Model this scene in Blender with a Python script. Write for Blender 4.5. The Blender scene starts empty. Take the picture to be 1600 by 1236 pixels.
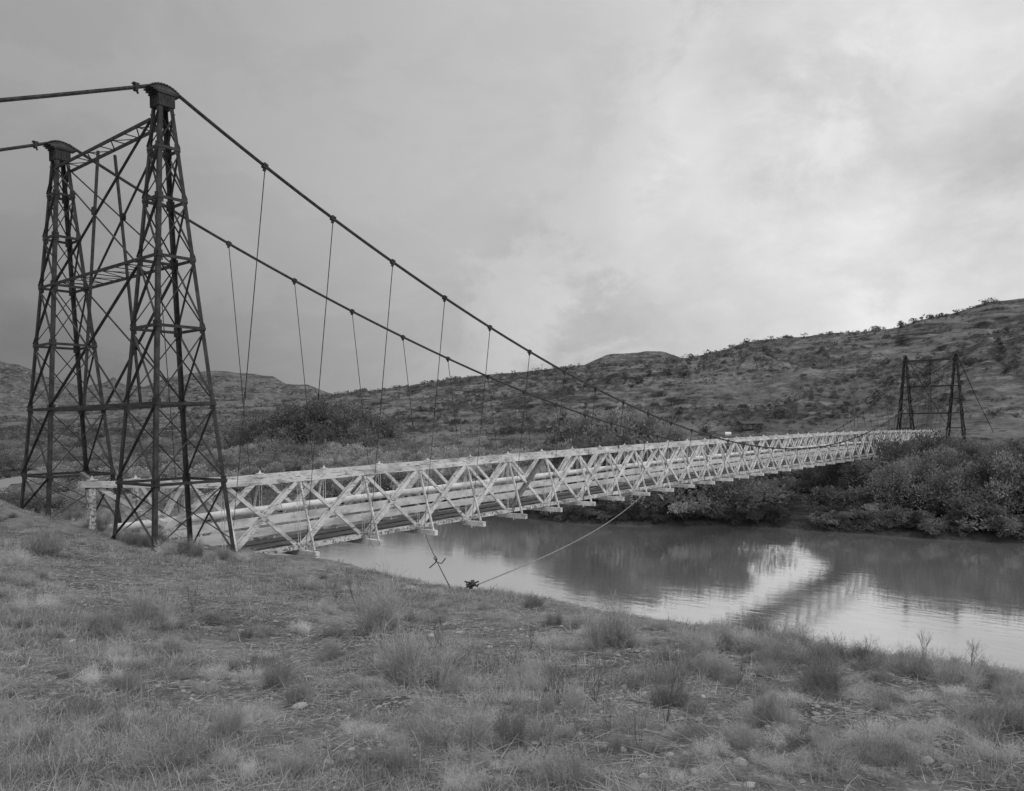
import bpy, math, random
import numpy as np
from mathutils import Vector, Matrix
random.seed(7); RNG = np.random.default_rng(7)
scene = bpy.context.scene

# ------------------------------------------------------------------ camera
CAM = np.array([-14.4915, -27.2816, -0.0513])
YAW, PIT, ROL, FPX, PPX, PPY = 0.6754, -0.0250, -0.0142, 1232.0, 798.3, 693.2
fw = np.array([math.cos(YAW)*math.cos(PIT), math.sin(YAW)*math.cos(PIT), math.sin(PIT)])
rt = np.array([math.sin(YAW), -math.cos(YAW), 0.0]); up = np.cross(rt, fw)
rt2 = rt*math.cos(ROL)+up*math.sin(ROL); up2 = -rt*math.sin(ROL)+up*math.cos(ROL)
cam_data = bpy.data.cameras.new("camera"); cam = bpy.data.objects.new("camera", cam_data)
scene.collection.objects.link(cam); scene.camera = cam
M = Matrix.Identity(4)
for i in range(3):
    M[i][0] = rt2[i]; M[i][1] = up2[i]; M[i][2] = -fw[i]; M[i][3] = CAM[i]
cam.matrix_world = M
cam_data.sensor_width = 36.0; cam_data.lens = FPX*36/1600
cam_data.shift_x = (800-PPX)/1600; cam_data.shift_y = (PPY-618)/1600
cam_data.clip_start = 0.1; cam_data.clip_end = 20000

# ------------------------------------------------------------------ world, sun, exposure
SUN_EL, SUN_AZ = math.radians(48), math.radians(-118)      # azimuth in the XY plane, towards the sun
world = bpy.data.worlds.new("World"); scene.world = world; world.use_nodes = True
nt = world.node_tree; nt.nodes.clear()
class NT:
    def __init__(s, nt): s.nt = nt
    def n(s, t, **k):
        x = s.nt.nodes.new(t)
        for a, b in k.items():
            if a.startswith('i_'):
                key = a[2:].replace('_', ' ')
                x.inputs[int(key) if key.isdigit() else key].default_value = b
            else: setattr(x, a, b)
        return x
    def l(s, a, b): s.nt.links.new(a, b)
    def m(s, op, a, b=None, c=None, clamp=False):
        x = s.nt.nodes.new('ShaderNodeMath'); x.operation = op; x.use_clamp = clamp
        for i, v in enumerate((a, b, c)):
            if v is None: continue
            if isinstance(v, (int, float)): x.inputs[i].default_value = v
            else: s.nt.links.new(v, x.inputs[i])
        return x.outputs[0]
    def smooth(s, v, a, b, lo=0.0, hi=1.0):
        x = s.nt.nodes.new('ShaderNodeMapRange'); x.interpolation_type = 'SMOOTHSTEP'
        s.nt.links.new(v, x.inputs[0])
        for i, q in zip((1, 2, 3, 4), (a, b, lo, hi)): x.inputs[i].default_value = q
        return x.outputs[0]
    def noise(s, vec, scale, detail=4, rough=.55, dist=0.0):
        x = s.nt.nodes.new('ShaderNodeTexNoise')
        if vec is not None: s.nt.links.new(vec, x.inputs['Vector'])
        x.inputs['Scale'].default_value = scale; x.inputs['Detail'].default_value = detail
        x.inputs['Roughness'].default_value = rough; x.inputs['Distortion'].default_value = dist
        return x.outputs['Fac']
W_ = NT(nt)
tc = W_.n('ShaderNodeTexCoord'); nrm = W_.n('ShaderNodeVectorMath', operation='NORMALIZE'); W_.l(tc.outputs['Generated'], nrm.inputs[0])
dirv = nrm.outputs[0]
sep = W_.n('ShaderNodeSeparateXYZ'); W_.l(dirv, sep.inputs[0])
def wdot(v):
    d = W_.n('ShaderNodeVectorMath', operation='DOT_PRODUCT'); W_.l(dirv, d.inputs[0]); d.inputs[1].default_value = v; return d.outputs['Value']
side = wdot(tuple(rt))                      # right positive
elev = sep.outputs[2]
# overcast base: dark rain sky to the left, brighter towards the right
base = W_.smooth(side, -0.60, 0.40, 0.36, 0.62)
darkl = W_.m('MULTIPLY', W_.smooth(side, -0.10, -0.58), W_.smooth(elev, 0.44, 0.06))
base = W_.m('SUBTRACT', base, W_.m('MULTIPLY', darkl, 0.10))
lowc = W_.m('MULTIPLY', W_.smooth(elev, 0.26, 0.04), W_.smooth(side, 0.22, -0.12))
base = W_.m('SUBTRACT', base, W_.m('MULTIPLY', lowc, 0.09))
cmb = W_.n('ShaderNodeCombineXYZ'); W_.l(sep.outputs[0], cmb.inputs[0]); W_.l(sep.outputs[1], cmb.inputs[1]); W_.l(W_.m('MULTIPLY', elev, 1.75), cmb.inputs[2])
mpc = W_.n('ShaderNodeMapping'); W_.l(cmb.outputs[0], mpc.inputs[0]); mpc.inputs['Location'].default_value = (2.6, 5.1, 8.4); mpc.inputs['Rotation'].default_value = (.12, -.18, 0)
cl1 = W_.noise(mpc.outputs[0], 2.3, 9, .56, .25)
cl2 = W_.noise(mpc.outputs[0], 6.5, 9, .60, .35)
cl3 = W_.noise(mpc.outputs[0], 15.0, 8, .62, .3)
amp = W_.m('MAXIMUM', W_.smooth(side, 0.02, 0.42, 0.14, 1.0), W_.m('MULTIPLY', W_.smooth(side, -.22, .10), W_.smooth(elev, .36, .16, 0.0, .75)))
big = W_.m('SUBTRACT', W_.smooth(cl1, .36, .64), .5)
puff = W_.m('SUBTRACT', W_.smooth(cl2, .42, .57), .5)
fine = W_.m('SUBTRACT', cl3, .5)
tex = W_.m('ADD', W_.m('MULTIPLY', big, .16), W_.m('ADD', W_.m('MULTIPLY', puff, .17), W_.m('MULTIPLY', fine, .20)))
val = W_.m('ADD', base, W_.m('MULTIPLY', tex, amp))
def px_dir(x, y):
    v = fw+rt2*(x-PPX)/FPX-up2*(y-PPY)/FPX; return v/np.linalg.norm(v)
# bright break in the clouds over the hill, heavier grey cloud banks at the upper right and low behind the hill
val = W_.m('ADD', val, W_.m('MULTIPLY', W_.smooth(wdot(tuple(px_dir(1340, 335))), .945, 1.0), 0.20))
for (x, y, c, k) in ((1260, 165, .988, .22), (1575, 110, .970, .13), (1600, 370, .985, .18), (1180, 440, .985, .16)):
    val = W_.m('SUBTRACT', val, W_.m('MULTIPLY', W_.m('MULTIPLY', W_.smooth(wdot(tuple(px_dir(x, y))), c, 1.0), W_.smooth(cl2, .40, .58)), k))
# faint blue sky (rendered on panchromatic stock) showing through the thinnest cloud
sky = W_.n('ShaderNodeTexSky', sky_type='NISHITA', sun_disc=False, sun_elevation=SUN_EL, sun_rotation=math.pi/2-SUN_AZ)
bw = W_.n('ShaderNodeRGBToBW'); W_.l(sky.outputs[0], bw.inputs[0])
thin = W_.smooth(cl1, .34, .22, 0.0, .25)
sk = W_.m('MULTIPLY', bw.outputs[0], 0.10)
val = W_.m('ADD', W_.m('MULTIPLY', val, W_.m('SUBTRACT', 1.0, thin)), W_.m('MULTIPLY', sk, thin))
# light from high overhead, above the frame
val = W_.m('ADD', val, W_.smooth(elev, .55, .95, 0.0, 0.35))
val = W_.m('MAXIMUM', val, 0.03)
bg = W_.n('ShaderNodeBackground'); W_.l(val, bg.inputs['Color']); bg.inputs['Strength'].default_value = 1.0
wo = W_.n('ShaderNodeOutputWorld'); W_.l(bg.outputs[0], wo.inputs['Surface'])
sd = bpy.data.lights.new("sun", 'SUN'); sd.energy = 0.8; sd.angle = math.radians(14); sd.color = (1, 1, 1)
so = bpy.data.objects.new("sun", sd); scene.collection.objects.link(so)
sdir = Vector((math.cos(SUN_EL)*math.cos(SUN_AZ), math.cos(SUN_EL)*math.sin(SUN_AZ), math.sin(SUN_EL)))
so.rotation_euler = sdir.to_track_quat('Z', 'Y').to_euler()
scene.view_settings.view_transform = 'Standard'; scene.view_settings.look = 'None'
scene.view_settings.exposure = 0.0; scene.view_settings.gamma = 1.0
scene.render.engine = 'CYCLES'
scene.cycles.max_bounces = 5; scene.cycles.diffuse_bounces = 2; scene.cycles.glossy_bounces = 3
scene.cycles.transparent_max_bounces = 6
scene.cycles.use_denoising = True

# ------------------------------------------------------------------ helpers
COL = scene.collection
def at(x, y, d):
    """point on the line of sight through photo pixel (x, y) at depth d"""
    v = fw+rt2*(x-PPX)/FPX-up2*(y-PPY)/FPX
    return CAM+v*d
def proj(P):
    v = np.asarray(P, float)-CAM; z = v@fw
    return PPX+FPX*(v@rt2)/z, PPY-FPX*(v@up2)/z, z
def tag(o, label=None, cat=None, group=None, kind=None):
    if label: o['label'] = label
    if cat: o['category'] = cat
    if group: o['group'] = group
    if kind: o['kind'] = kind
    return o
class MB:
    def __init__(s): s.v = []; s.f = []; s.n = 0
    def add(s, v, f):
        v = np.asarray(v, float).reshape(-1, 3)
        s.v.append(v); s.f.extend([tuple(i+s.n for i in q) for q in f]); s.n += len(v)
    def beam(s, a, b, w, h, ref=(0, 0, 1)):
        """box from a to b, w across, h along the reference direction"""
        a = np.asarray(a, float); b = np.asarray(b, float); d = b-a; L = np.linalg.norm(d); d = d/L
        r = np.asarray(ref, float); x = np.cross(d, r)
        if np.linalg.norm(x) < 1e-3: x = np.cross(d, (1, 0, 0))
        x /= np.linalg.norm(x); z = np.cross(x, d)
        x = x*w/2; z = z*h/2
        v = [a-x-z, a+x-z, a+x+z, a-x+z, b-x-z, b+x-z, b+x+z, b-x+z]
        s.add(v, [(0, 3, 2, 1), (4, 5, 6, 7), (0, 1, 5, 4), (1, 2, 6, 5), (2, 3, 7, 6), (3, 0, 4, 7)]); return s
    def box(s, c, sx, sy, sz):
        c = np.asarray(c, float)
        return s.beam(c-(sx/2, 0, 0), c+(sx/2, 0, 0), sy, sz)
    def angle(s, a, b, w, t, d1, d2):
        """L section along a-b with its heel on the line and flanges along d1 and d2"""
        a = np.asarray(a, float); b = np.asarray(b, float)
        d1 = np.asarray(d1, float); d2 = np.asarray(d2, float)
        pr = [0*d1, d1*w, d1*w+d2*t, d1*t+d2*t, d1*t+d2*w, d2*w]
        v = [a+p for p in pr]+[b+p for p in pr]
        f = [(i, (i+1) % 6, (i+1) % 6+6, i+6) for i in range(6)]+[(3, 2, 1, 0), (5, 4, 3, 0), (6, 7, 8, 9), (6, 9, 10, 11)]
        s.add(v, f); return s
    def tube(s, pts, r, n=6, caps=True):
        pts = [np.asarray(p, float) for p in pts]; rr = r if hasattr(r, '__len__') else [r]*len(pts)
        rings = []
        for i, p in enumerate(pts):
            d = pts[min(i+1, len(pts)-1)]-pts[max(i-1, 0)]; d /= np.linalg.norm(d)
            x = np.cross(d, (0, 0, 1))
            if np.linalg.norm(x) < 1e-3: x = np.cross(d, (0, 1, 0))
            x /= np.linalg.norm(x); y = np.cross(x, d)
            for k in range(n):
                a = 2*math.pi*k/n; rings.append(p+(x*math.cos(a)+y*math.sin(a))*rr[i])
        f = []
        for i in range(len(pts)-1):
            for k in range(n):
                f.append((i*n+k, i*n+(k+1) % n, (i+1)*n+(k+1) % n, (i+1)*n+k))
        if caps: f.append(tuple(range(n))[::-1]); f.append(tuple((len(pts)-1)*n+k for k in range(n)))
        s.add(rings, f); return s
    def mesh(s, name, mat, smooth=False):
        m = bpy.data.meshes.new(name); m.from_pydata(np.concatenate(s.v).tolist(), [], s.f)
        m.materials.append(mat)
        if smooth: m.polygons.foreach_set('use_smooth', [True]*len(m.polygons))
        m.update(); return m
    def build(s, name, mat, parent=None, smooth=False):
        return link(name, s.mesh(name, mat, smooth), parent)
def link(name, me, parent=None):
    o = bpy.data.objects.new(name, me); COL.objects.link(o)
    if parent is not None: o.parent = parent
    return o
def np_mesh(name, V, F, mat, smooth=False):
    """V (n,3), F (m,k) with k = 3 or 4"""
    m = bpy.data.meshes.new(name); k = F.shape[1]
    m.vertices.add(len(V)); m.vertices.foreach_set('co', V.astype(np.float32).ravel())
    m.loops.add(F.size); m.loops.foreach_set('vertex_index', F.astype(np.int32).ravel())
    m.polygons.add(len(F)); m.polygons.foreach_set('loop_start', np.arange(0, F.size, k, dtype=np.int32))
    m.polygons.foreach_set('loop_total', np.full(len(F), k, dtype=np.int32))
    if smooth: m.polygons.foreach_set('use_smooth', np.ones(len(F), dtype=bool))
    m.materials.append(mat); m.update(calc_edges=True); m.validate(); return m
# vectorised value noise
def _h(ix, iy, iz, seed):
    n = (ix*374761393+iy*668265263+iz*1440662683+seed*974634777) & 0x7fffffff
    n = ((n ^ (n >> 13))*1274126177) & 0x7fffffff
    n = (n ^ (n >> 16)) & 0xffff
    return n/65535.0
def vnoise(x, y, seed=0):
    x = np.asarray(x, float); y = np.asarray(y, float)
    ix = np.floor(x).astype(np.int64); iy = np.floor(y).astype(np.int64); fx = x-ix; fy = y-iy
    fx = fx*fx*(3-2*fx); fy = fy*fy*(3-2*fy); z = np.zeros_like(ix)
    a = _h(ix, iy, z, seed); b = _h(ix+1, iy, z, seed); c = _h(ix, iy+1, z, seed); d = _h(ix+1, iy+1, z, seed)
    return (a*(1-fx)+b*fx)*(1-fy)+(c*(1-fx)+d*fx)*fy
def fbm(x, y, oct=4, seed=0, gain=.5):
    s = 0; a = 1; t = 0
    for k in range(oct):
        s = s+a*(vnoise(x, y, seed+k*17)-.5); t += a; a *= gain; x = x*2.03+11.3; y = y*2.03+5.7
    return s/t*2
def sstep(x, a, b):
    t = np.clip((x-a)/(b-a), 0, 1); return t*t*(3-2*t)

# ------------------------------------------------------------------ materials (the photograph is black and white: all greys)
def new_mat(name):
    m = bpy.data.materials.new(name); m.use_nodes = True; m.node_tree.nodes.clear(); return m, NT(m.node_tree)
def finish(T, val, rough=.8, spec=.3, bump=None, bstr=.3, bdist=.02, metallic=0.0, rough_sock=None):
    p = T.n('ShaderNodeBsdfPrincipled'); o = T.n('ShaderNodeOutputMaterial')
    if isinstance(val, (int, float)): p.inputs['Base Color'].default_value = (val, val, val, 1)
    else: T.l(val, p.inputs['Base Color'])
    p.inputs['Roughness'].default_value = rough; p.inputs['Specular IOR Level'].default_value = spec
    p.inputs['Metallic'].default_value = metallic
    if rough_sock is not None: T.l(rough_sock, p.inputs['Roughness'])
    if bump is not None:
        b = T.n('ShaderNodeBump'); b.inputs['Strength'].default_value = bstr; b.inputs['Distance'].default_value = bdist
        T.l(bump, b.inputs['Height']); T.l(b.outputs[0], p.inputs['Normal'])
    T.l(p.outputs[0], o.inputs['Surface']); return p
def mapped(T, scale=(1, 1, 1), coord='Object'):
    c = T.n('ShaderNodeTexCoord'); mp = T.n('ShaderNodeMapping'); T.l(c.outputs[coord], mp.inputs[0]); mp.inputs['Scale'].default_value = scale
    return mp.outputs[0]
def mat_steel():
    m, T = new_mat('weathered_steel'); v = mapped(T)
    a = T.noise(v, 3.0, 6, .65); b = T.noise(v, 22, 3)
    f = T.m('ADD', T.smooth(a, .38, .68, .022, .06), T.m('MULTIPLY', b, .02))
    finish(T, f, .62, .35, b, .25, .01); return m
def mat_paint(name, hi=.74, lo=.16, thr=.60, sc=(1.2, 5, 5)):
    m, T = new_mat(name); v = mapped(T, sc)
    a = T.noise(v, 2.6, 8, .7, .3); b = T.noise(mapped(T), 1.1, 3); g = T.noise(mapped(T, (2, 9, 9)), 6, 4)
    f = T.smooth(T.m('ADD', T.m('MULTIPLY', a, .75), T.m('MULTIPLY', b, .35)), thr, thr+.07)
    wood = T.m('ADD', lo, T.m('MULTIPLY', T.m('SUBTRACT', g, .5), .2))
    wh = T.m('MULTIPLY', T.m('ADD', hi-.08, T.m('MULTIPLY', g, .16)), T.smooth(T.noise(mapped(T, (.5, 1, 1)), 1.7, 5, .6), .34, .58, .62, 1.0))
    mx = T.n('ShaderNodeMix'); T.l(f, mx.inputs[0]); T.l(wh, mx.inputs[2]); T.l(wood, mx.inputs[3])
    finish(T, mx.outputs[0], .75, .25, a, .35, .012); return m
def mat_wood(name, lo, hi, sc=(1, 8, 8)):
    m, T = new_mat(name); v = mapped(T, sc); a = T.noise(v, 3, 6, .65)
    finish(T, T.smooth(a, .3, .7, lo, hi), .85, .2, a, .4, .015); return m
def mat_leaf(name, lo, hi, sc=.9, trans=.25, isl=.3):
    m, T = new_mat(name); c = T.n('ShaderNodeNewGeometry'); a = T.noise(c.outputs['Position'], sc, 3)
    oi = T.n('ShaderNodeObjectInfo')
    f = T.m('MULTIPLY', T.smooth(T.m('ADD', T.m('MULTIPLY', a, 1-isl), T.m('MULTIPLY', c.outputs['Random Per Island'], isl)), .3, .7, lo, hi),
            T.m('ADD', .65, T.m('MULTIPLY', oi.outputs['Random'], .75)))
    d = T.n('ShaderNodeBsdfDiffuse'); T.l(f, d.inputs[0]); t = T.n('ShaderNodeBsdfTranslucent'); T.l(f, t.inputs[0])
    mx = T.n('ShaderNodeMixShader'); mx.inputs[0].default_value = trans; T.l(d.outputs[0], mx.inputs[1]); T.l(t.outputs[0], mx.inputs[2])
    o = T.n('ShaderNodeOutputMaterial'); T.l(mx.outputs[0], o.inputs[0]); return m
def mat_rock(name, lo, hi):
    m, T = new_mat(name); v = mapped(T); a = T.noise(v, 5, 6, .65); oi = T.n('ShaderNodeObjectInfo')
    f = T.m('MULTIPLY', T.smooth(a, .3, .7, lo, hi), T.m('ADD', .6, T.m('MULTIPLY', oi.outputs['Random'], .75)))
    finish(T, f, .85, .25, a, .5, .02); return m
STEEL = mat_steel(); CABLE = mat_wood('galvanised_cable', .045, .10, (2, 2, 2))
PAINT = mat_paint('peeling_white_paint', .78, .24, .572, (1.0, 7, 7)); PAINT2 = mat_paint('chalky_white_paint', .78, .34, .60, (.8, 2, 4))
RAILM = mat_paint('whitewashed_rail', .86, .40, .62, (.5, 2, 4)); PAINTW = mat_paint('worn_beam_paint', .70, .17, .53, (3, 3, 3))
DECKM = mat_wood('weathered_planks', .07, .17, (6, .7, 1)); GREYW = mat_wood('bare_grey_wood', .10, .26)
LEAFD = mat_leaf('dark_foliage', .09, .31, .55, .4, .1); LEAFM = mat_leaf('mid_foliage', .16, .42, .55, .4, .1); LEAFL = mat_leaf('pale_foliage', .22, .52, .55, .4, .1)
BARK = mat_wood('bark', .05, .13); GRASS = mat_leaf('dry_grass', .24, .70, 1.5, .35); BRUSH = mat_leaf('brush_twigs', .22, .52, 2.2, .35); SCRUBM = mat_leaf('desert_scrub', .08, .18, .5, .25)
TWIG = mat_wood('dead_twig', .10, .24, (4, 4, 4)); ROCKM = mat_rock('river_cobble', .28, .52); 

# ground shader
def mat_ground():
    m, T = new_mat('ground_soil'); g = T.n('ShaderNodeNewGeometry'); P = g.outputs['Position']
    a = T.noise(P, .35, 5, .6); b = T.noise(P, 2.6, 6, .7); c = T.noise(P, 16, 5, .7)
    vo = T.n('ShaderNodeTexVoronoi'); T.l(P, vo.inputs['Vector']); vo.inputs['Scale'].default_value = 19
    peb = T.smooth(vo.outputs['Distance'], .42, .16)
    pm = T.m('MULTIPLY', peb, T.smooth(vo.outputs['Color'], .45, .62))
    s = T.m('ADD', T.smooth(T.m('ADD', T.m('MULTIPLY', a, .5), T.m('MULTIPLY', b, .5)), .38, .62, .08, .25), T.m('MULTIPLY', T.m('SUBTRACT', c, .5), .22))
    s = T.m('ADD', s, T.m('MULTIPLY', pm, .14))
    sp = T.n('ShaderNodeSeparateXYZ'); T.l(P, sp.inputs[0]); s = T.m('MULTIPLY', s, T.smooth(sp.outputs[0], 45, 60, 1.0, .42))   # damp dark silt on the far bank, plus shade painted into the colour
    h = T.m('ADD', T.m('MULTIPLY', pm, .5), c)
    finish(T, s, .95, .1, h, .6, .03); return m
def mat_hill():
    m, T = new_mat('hillside_rock'); g = T.n('ShaderNodeNewGeometry'); P = g.outputs['Position']
    sx = T.n('ShaderNodeSeparateXYZ'); T.l(P, sx.inputs[0]); nx = T.n('ShaderNodeSeparateXYZ'); T.l(g.outputs['Normal'], nx.inputs[0])
    a = T.noise(P, .018, 6, .6); b = T.noise(P, .14, 6, .68); c = T.noise(P, .6, 5, .7)
    mp = T.n('ShaderNodeMapping'); T.l(P, mp.inputs[0]); mp.inputs['Scale'].default_value = (.05, .05, .30)
    st = T.noise(mp.outputs[0], 1.0, 5, .6, .4)
    steep = T.smooth(nx.outputs[2], .95, .76)
    grass = T.smooth(T.m('ADD', T.m('MULTIPLY', a, .6), T.m('MULTIPLY', b, .4)), .40, .60, .06, .20)
    rock = T.smooth(st, .36, .64, .045, .26)
    mx = T.n('ShaderNodeMix'); T.l(T.m('MAXIMUM', steep, T.smooth(b, .50, .60, 0, .85)), mx.inputs[0]); T.l(grass, mx.inputs[2]); T.l(rock, mx.inputs[3])
    v = T.m('ADD', mx.outputs[0], T.m('MULTIPLY', T.m('SUBTRACT', c, .5), .17))
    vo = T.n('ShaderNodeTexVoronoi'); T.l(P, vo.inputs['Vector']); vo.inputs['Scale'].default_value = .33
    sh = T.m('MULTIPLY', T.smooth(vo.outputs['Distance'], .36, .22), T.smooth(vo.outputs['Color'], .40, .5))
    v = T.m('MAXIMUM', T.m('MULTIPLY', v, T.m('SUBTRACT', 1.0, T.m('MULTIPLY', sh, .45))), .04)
    finish(T, v, .95, .1, c, .8, .6); return m
def mat_water():
    m, T = new_mat('silty_river'); g = T.n('ShaderNodeNewGeometry'); P = g.outputs['Position']
    mp = T.n('ShaderNodeMapping'); T.l(P, mp.inputs[0]); mp.inputs['Scale'].default_value = (.9, .35, 1); mp.inputs['Rotation'].default_value = (0, 0, .12)
    a = T.noise(mp.outputs[0], 1.5, 4, .6, .6); b = T.noise(mp.outputs[0], .13, 3, .5, .8)
    h = T.m('ADD', T.m('MULTIPLY', a, .5), T.m('MULTIPLY', b, 1.2))
    rs = T.smooth(T.noise(mp.outputs[0], .06, 4, .55, 1.2), .42, .66, .025, .10)
    bp = T.n('ShaderNodeBump'); bp.inputs['Strength'].default_value = .06; bp.inputs['Distance'].default_value = .30; T.l(h, bp.inputs['Height'])
    gl = T.n('ShaderNodeBsdfGlossy'); gl.inputs['Color'].default_value = (1, 1, 1, 1); T.l(rs, gl.inputs['Roughness']); T.l(bp.outputs[0], gl.inputs['Normal'])
    df_ = T.n('ShaderNodeBsdfDiffuse'); df_.inputs['Color'].default_value = (.26, .26, .26, 1)
    fr = T.n('ShaderNodeFresnel'); fr.inputs['IOR'].default_value = 1.33; T.l(bp.outputs[0], fr.inputs['Normal'])
    fac = T.m('ADD', .53, T.m('MULTIPLY', fr.outputs[0], .47))
    mx = T.n('ShaderNodeMixShader'); T.l(fac, mx.inputs[0]); T.l(df_.outputs[0], mx.inputs[1]); T.l(gl.outputs[0], mx.inputs[2])
    o = T.n('ShaderNodeOutputMaterial'); T.l(mx.outputs[0], o.inputs[0])
    return m
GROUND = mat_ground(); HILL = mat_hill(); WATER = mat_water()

# ------------------------------------------------------------------ terrain
WZ = -13.0
def xyz(x, y, d): return at(x, y, d)
crest_px = [(1900, 1105, 7.6), (1600, 1062, 9.0), (1500, 1048, 10), (1400, 1032, 11), (1200, 1003, 12.8), (1000, 966, 15.2), (900, 948, 17),
            (800, 932, 19.2), (700, 920, 21.5), (600, 905, 24), (520, 880, 26.5), (440, 868, 28.5)]
crest = [np.array((-60, -260, -4.)), np.array((-16, -70, -3.8)), np.array((-5.5, -36, -3.1))]+[xyz(*q) for q in crest_px]
crest += [np.array(q) for q in ((3.9, 0.5, -5.15), (3.9, 6, -5.2), (3.2, 12, -5.0), (0, 25, -4.6), (-9, 45, -4.2), (-46, 110, -4), (-150, 250, -4))]
crest = np.array(crest)
farw_px = [(1900, 868), (1700, 857), (1600, 850), (1500, 845), (1400, 838), (1300, 832), (1200, 824), (1100, 822), (1000, 821), (900, 818), (830, 811),
           (700, 797), (600, 786), (500, 777), (400, 772), (270, 769), (100, 766), (-100, 764)]
def on_z(x, y, z):
    v = fw+rt2*(x-PPX)/FPX-up2*(y-PPY)/FPX; return CAM+v*((z-CAM[2])/v[2])
farw = np.array([on_z(x, y, WZ) for x, y in farw_px])
farw = np.vstack([[95, -260, WZ], [88, -90, WZ], farw, farw[-1]+(farw[-1]-farw[-3])*1.5])
def poly_dist(pts, X, Y):
    """distance to a polyline, side (+ = left of travel) and the z carried on it"""
    best = np.full(X.shape, 1e18); side = np.zeros(X.shape); zz = np.zeros(X.shape)
    for a, b in zip(pts[:-1], pts[1:]):
        dx, dy = b[0]-a[0], b[1]-a[1]; L2 = dx*dx+dy*dy
        t = np.clip(((X-a[0])*dx+(Y-a[1])*dy)/L2, 0, 1)
        qx = a[0]+t*dx; qy = a[1]+t*dy; d = (X-qx)**2+(Y-qy)**2
        m = d < best-1e-9
        best = np.where(m, d, best); side = np.where(m, dx*(Y-a[1])-dy*(X-a[0]), side); zz = np.where(m, a[2]+t*(b[2]-a[2]), zz)
    return np.sqrt(best), np.sign(side), zz
# landward shape of the near bank: thin-plate surface through surveyed points
ctrl = [np.array((CAM[0], CAM[1], -1.78)), np.array((-60, -60, -1.2)), np.array((-40, -20, -1.5)), np.array((-30, 10, -2.0)), np.array((-60, 60, -2.5)), np.array((-20, -60, -2.2)), np.array((-25, 30, -3.0))]
ctrl += [xyz(*q) for q in ((800, 1236, 3.75), (100, 1236, 3.85), (1500, 1236, 3.7), (800, 1080, 6.9), (300, 1080, 7.3), (1350, 1110, 5.8), (1100, 1000, 10.5), (700, 1000, 10.8), (400, 1000, 11.2),
         (60, 1000, 9), (0, 900, 13.5), (250, 920, 17), (0, 783, 30), (500, 930, 18.5))]
ctrl += [np.array(q) for q in ((-1.5, 1.5, -3.95), (-1.5, -1.5, -4.15), (1.5, -1.5, -4.85), (1.5, 1.5, -4.75), (-1.5, 7.1, -3.75), (-1.5, 10.1, -3.55), (1.5, 10, -4.3), (-1.5, 2.9, -3.62), (-1.0, 4.6, -3.75), (-4, 3, -3.3))]
ctrl += list(crest)
ctrl = np.array(ctrl)
def tps(r): r2 = np.maximum(r, 1e-9)**2; return r2*np.log(r2)*.5
def fit_tps(P, z, reg=.02):
    n = len(P); K = tps(np.hypot(P[:, None, 0]-P[None, :, 0], P[:, None, 1]-P[None, :, 1]))+np.eye(n)*reg
    A = np.zeros((n+3, n+3)); A[:n, :n] = K; A[:n, n] = 1; A[:n, n+1:] = P; A[n, :n] = 1; A[n+1:, :n] = P.T
    return np.linalg.solve(A, np.concatenate([z, np.zeros(3)]))
TW = fit_tps(ctrl[:, :2], ctrl[:, 2])
def near_surface(X, Y):
    out = TW[-3]+TW[-2]*X+TW[-1]*Y
    for c, w in zip(ctrl, TW): out = out+w*tps(np.hypot(X-c[0], Y-c[1]))
    return out
def layer(pts, rc, rf, **k): return dict(x=[p[0] for p in pts], y=[p[1] for p in pts], rc=rc, rf=rf, **k)
HX = lambda pr: ([p[0] for p in pr], [p[1] for p in pr])
LAYERS = [
 layer([(300, 640), (420, 632), (500, 618), (560, 611), (640, 602), (700, 592), (800, 582), (900, 571), (1000, 566), (1075, 559), (1120, 550), (1160, 537), (1200, 530), (1260, 526), (1300, 520),
        (1350, 518), (1400, 512), (1440, 500), (1500, 487), (1545, 471), (1580, 468), (1700, 455), (2200, 430), (4000, 440)],
       ([300, 500, 800, 1100, 1300, 1600, 2500], [700, 700, 600, 520, 470, 450, 420]), ([300, 500, 800, 1100, 1300, 1500, 2500], [400, 340, 255, 245, 225, 180, 150]), p=1.0, seed=3, ter=5.5, amp=5),
 layer([(880, 600), (915, 568), (950, 554), (985, 550), (1010, 547), (1035, 549), (1060, 555), (1080, 562), (1130, 600)], ([0, 2000], [1000, 1000]), ([0, 2000], [850, 850]), p=.8, seed=9, ter=9, amp=4),
 layer([(-2500, 540), (-600, 558), (-200, 556), (0, 563), (40, 571), (75, 588), (130, 604), (165, 597), (180, 589), (198, 600), (230, 603), (262, 590), (300, 583), (335, 578), (400, 584), (430, 588), (447, 599), (482, 600), (500, 608), (520, 614), (570, 640)],
       ([-3000, 600], [1900, 1900]), ([-3000, 600], [1250, 1250]), p=.75, seed=21, ter=17, amp=12, cliff=1),
 layer([(-2500, 640), (-200, 640), (0, 641), (100, 647), (200, 640), (300, 634), (400, 630), (500, 628), (600, 640), (700, 660)], ([-3000, 700], [800, 800]), ([-3000, 700], [430, 430]), p=1.3, seed=33, ter=5, amp=3),
]
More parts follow.
